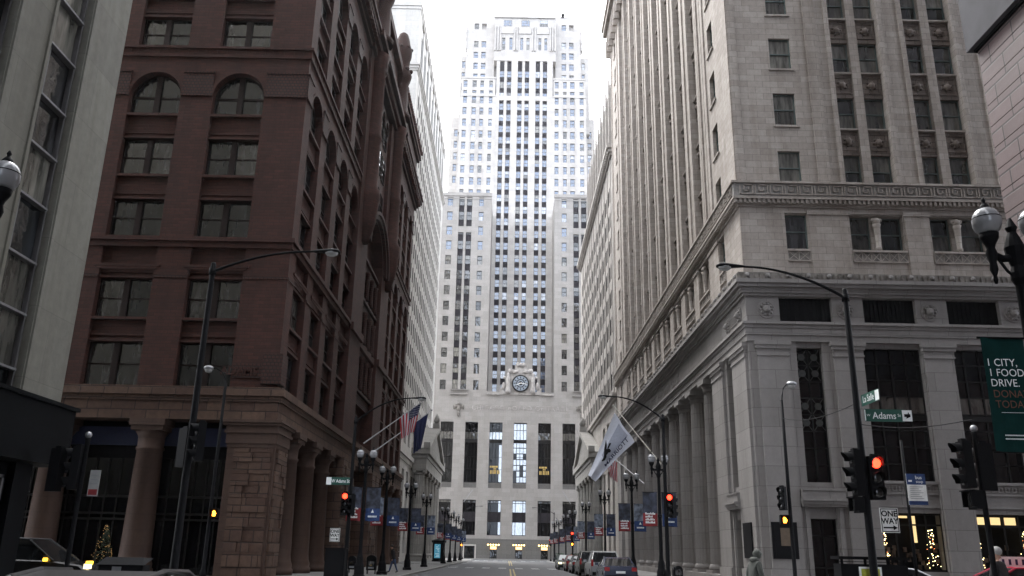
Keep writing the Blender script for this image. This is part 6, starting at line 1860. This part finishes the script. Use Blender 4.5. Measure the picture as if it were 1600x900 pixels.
car('oncoming_car', 'dark green car with bright headlamps facing us on the right', 'car', (6.0, 90.5, .004), math.pi, 'green', lit=True)
car('parked_car', 'farthest grey car on the right kerb', 'car', (6.3, 98, .004), 0, 'grey')
car('near_car', 'silver-roofed dark car at the bottom left corner, closest to us', 'car', (-4.4, 10.2, .004), 0, 'dark').scale = (1, 1, .945)
o = car('crossing_suv', 'black SUV with amber lamps crossing on the side street at left', 'SUV', (-16.55, 31, .004), -E90, 'black', 'suv', lit=True)
q = MB(); q.box(-.93, -.6, 2.28, 2.37, .98, 1.08); q.box(.6, .93, 2.28, 2.37, .98, 1.08); q.box(.93, 1.17, .93, .97, 1.06, 1.16); q.build('indicator', M['ind'], o, False)
pass
rt = root('newspaper_rack', (-10.9, 25, 0), 'black newspaper rack with a sloping lid at the near left kerb', 'newspaper rack')
q = MB(); q.box(-11.5, -10.25, 25.0, 25.5, .3, 1.1)
q.face([(-11.55, 24.95, 1.1), (-10.2, 24.95, 1.1), (-10.35, 25.2, 1.3), (-11.4, 25.2, 1.3)]); q.face([(-11.4, 25.2, 1.3), (-10.35, 25.2, 1.3), (-10.2, 25.55, 1.28), (-11.55, 25.55, 1.28)]); q.face([(-10.2, 24.95, 1.1), (-10.2, 25.55, 1.28), (-10.35, 25.2, 1.3)]); q.face([(-11.55, 24.95, 1.1), (-11.55, 25.55, 1.28), (-11.4, 25.2, 1.3)])
q.build('body', M['blackm'], rt)
q = MB(); q.box(-11.1, -10.85, 24.97, 25.0, .9, 1.05); q.build('label_plate', M['steel'], rt)
q = MB()
for x in (-11.4, -10.4): q.box(x - .04, x + .04, 25.1, 25.4, .13, .3)
q.build('stand', M['black'], rt)
car('crossing_car', 'silver car on the side street before the lit shop window', 'car', (15.5, 36.5, .004), E90, 'silver').scale = (1, 1, .9)
car('taxi', 'red taxi with a white roof sign at the right edge', 'taxi', (16.7, 29.5, .004), E90, 'red', taxi=True)

# ================================================================ people
def person(label, loc, rot, J, bones, mats, zones, hair):
    """J name -> (x, y, z, radius); one skinned body, faces coloured by zone"""
    rt = root('person', loc, label, 'person'); rt.rotation_euler = (0, 0, rot)
    names = list(J); me = bpy.data.meshes.new('body'); me.from_pydata([J[k][:3] for k in names], [(names.index(a), names.index(b)) for a, b in bones], [])
    ob = bpy.data.objects.new('body', me); COL.objects.link(ob)
    sk = ob.modifiers.new('s', 'SKIN'); sub = ob.modifiers.new('u', 'SUBSURF'); sub.levels = 2
    for i, k in enumerate(names): me.skin_vertices[0].data[i].radius = (J[k][3], J[k][3] * (J[k][4] if len(J[k]) > 4 else 1))
    me.skin_vertices[0].data[names.index('pelvis')].use_root = True
    dg = bpy.context.evaluated_depsgraph_get(); nm = bpy.data.meshes.new_from_object(ob.evaluated_get(dg))
    bpy.data.objects.remove(ob)
    for m_ in mats: nm.materials.append(m_)
    for p in nm.polygons:
        p.use_smooth = True; p.material_index = zones(p.center)
    o = bpy.data.objects.new('body', nm); COL.objects.link(o); o.parent = rt
    hair(rt)
    return rt
def joints(lean=0.0, st=.28, arm=.1, head=0.0):
    y = lambda z: lean * max(0, z - .9)
    J = dict(pelvis=(0, 0, .95, .15, .75), belly=(0, y(1.1), 1.1, .145, .75), chest=(0, y(1.32), 1.32, .17, .72), neck=(0, y(1.5), 1.5, .062), head0=(0, y(1.58) + head * .3, 1.58, .085), head1=(0, y(1.68) + head, 1.69, .098), head2=(0, y(1.72) + head, 1.78, .06))
    for s, n in ((-1, 'l'), (1, 'r')):
        J[n + 'hip'] = (s * .09, 0, .9, .105); J[n + 'knee'] = (s * .1, s * st * .45 + .03, .5, .068); J[n + 'ankle'] = (s * .1, s * st, .1, .045); J[n + 'toe'] = (s * .12, s * st + .16, .05, .04)
        J[n + 'sh'] = (s * .2, y(1.42), 1.43, .075); J[n + 'elb'] = (s * .27, y(1.15) - s * arm * .5, 1.16, .055); J[n + 'wri'] = (s * .24, y(.95) - s * arm + .1, .93, .038); J[n + 'hand'] = (s * .235, y(.9) - s * arm + .13, .85, .035, .6)
        for f in range(4): J[n + 'f%d' % f] = (s * (.215 + .0), y(.9) - s * arm + .10 + .022 * f, .765 + .008 * abs(f - 1.5), .009)
        J[n + 'th'] = (s * .2, y(.9) - s * arm + .185, .83, .01)
    B = [('pelvis', 'belly'), ('belly', 'chest'), ('chest', 'neck'), ('neck', 'head0'), ('head0', 'head1'), ('head1', 'head2')]
    for n in 'lr':
        B += [('pelvis', n + 'hip'), (n + 'hip', n + 'knee'), (n + 'knee', n + 'ankle'), (n + 'ankle', n + 'toe'), ('chest', n + 'sh'), (n + 'sh', n + 'elb'), (n + 'elb', n + 'wri'), (n + 'wri', n + 'hand'), (n + 'hand', n + 'th')] + [(n + 'hand', n + 'f%d' % f) for f in range(4)]
    return J, B
skin = plain('skin', (.35, .2, .14), .6); jean = plain('blue_jeans', (.06, .09, .17), .9); dk_c = plain('dark_jacket', (.018, .016, .018), .85); hood_c = plain('grey_green_coat', (.06, .063, .055), .9); shoe = plain('dark_shoe', (.02, .02, .02), .6); trou = plain('dark_trousers', (.03, .03, .035), .9); hairc = plain('dark_hair', (.02, .014, .01), .7); hairg = plain('grey_hair', (.3, .29, .28), .7)
def face_bits(rt, hy, hz, s=1):
    q = MB()
    for sx in (-1, 1): q.ball((sx * .034, hy + .088, hz), .012, 0, 8, 6)
    q.build('eye', M['blackm'], rt, False)
def zone(p):
    if p.z < .13: return 3
    if p.z < .9 and abs(p.x) < .2: return 2
    if p.z > 1.52 or (abs(p.x) > .17 and p.z < .89): return 0
    return 1
J, B = joints(lean=.22, st=.26, head=.07)
def h1(rt):
    q = MB(); q.ball((0, .2, 1.74), .112, 0, 14, 10, .95, 1.05, .95); q.build('hair', hairc, rt, False)
    q = MB(); q.ball((0, .11, 1.54), .12, 0, 12, 8, 1, .9, .5); q.build('hood', dk_c, rt, False); face_bits(rt, .24, 1.68)
person('person in a dark hooded jacket and blue jeans walking with head bowed, left pavement', (-7.75, 60.5, .13), R(120), J, B, [skin, dk_c, jean, shoe], zone, h1)
def bulky(J, k=1.25):
    for n, f in (('pelvis', 1.35), ('belly', 1.35), ('chest', 1.2), ('lsh', 1.35), ('rsh', 1.35), ('lelb', 1.45), ('relb', 1.45), ('lwri', 1.4), ('rwri', 1.4), ('lhip', 1.2), ('rhip', 1.2)):
        t = list(J[n]); t[3] *= f; J[n] = tuple(t)
    return J
J2, B2 = joints(lean=.16, st=.16, head=.07, arm=-.12); bulky(J2)
def zone_coat(p):
    if p.z < .13: return 3
    if p.z < .62 and abs(p.x) < .2: return 2
    if abs(p.x) > .17 and p.z < .89: return 0
    return 1
def h2(rt):
    q = MB(); q.ball((0, .17, 1.71), .13, 0, 16, 12, .92, 1.1, 1.12); q.ball((0, .06, 1.55), .16, 0, 12, 8, 1.05, .9, .55); q.build('hood', hood_c, rt, False)
    q = MB(); q.lathe([(.24, .6), (.235, .8), (.21, 1.0)], 0, 0, 18); q.v = [(x, y * .8, z) for x, y, z in q.v]; q.build('coat', hood_c, rt, False)
person('person in a grey-green hooded coat stooping past the hotel corner', (7.35, 26.5, .004), R(-75), J2, B2, [skin, hood_c, trou, shoe], zone_coat, h2)
J3, B3 = joints(lean=.03, st=.12); bulky(J3)
def zone_head(p):
    if p.z > 1.52: return 0
    return zone_coat(p)
def h3(rt):
    q = MB(); q.ball((0, 0.0, 1.74), .112, 0, 14, 10, .95, 1.05, .98); q.build('hair', hairg, rt, False)
    q = MB(); q.lathe([(.26, .5), (.24, .8), (.21, 1.0)], 0, 0, 18); q.v = [(x, y * .72, z) for x, y, z in q.v]; q.build('coat', dk_c, rt, False)
person('grey-haired person in a long black coat below the green banner', (11.45, 20.6, .13), R(40), J3, B3, [skin, dk_c, trou, shoe], zone_head, h3)

# ================================================================ the air down the street
hz = MB(); hz.box(-70, 70, -125, 245, -1.0, 152)
ho = hz.build('haze', [])
ho['kind'] = 'stuff'
hm = bpy.data.materials.new('haze'); hm.use_nodes = True
hn = hm.node_tree.nodes; hn.clear()
out = hn.new('ShaderNodeOutputMaterial'); pv = hn.new('ShaderNodeVolumePrincipled')
pv.inputs['Color'].default_value = (.93, .96, 1.0, 1); pv.inputs['Density'].default_value = 0.00009; pv.inputs['Anisotropy'].default_value = 0.65
hm.node_tree.links.new(pv.outputs[0], out.inputs['Volume'])
ho.data.materials.append(hm)
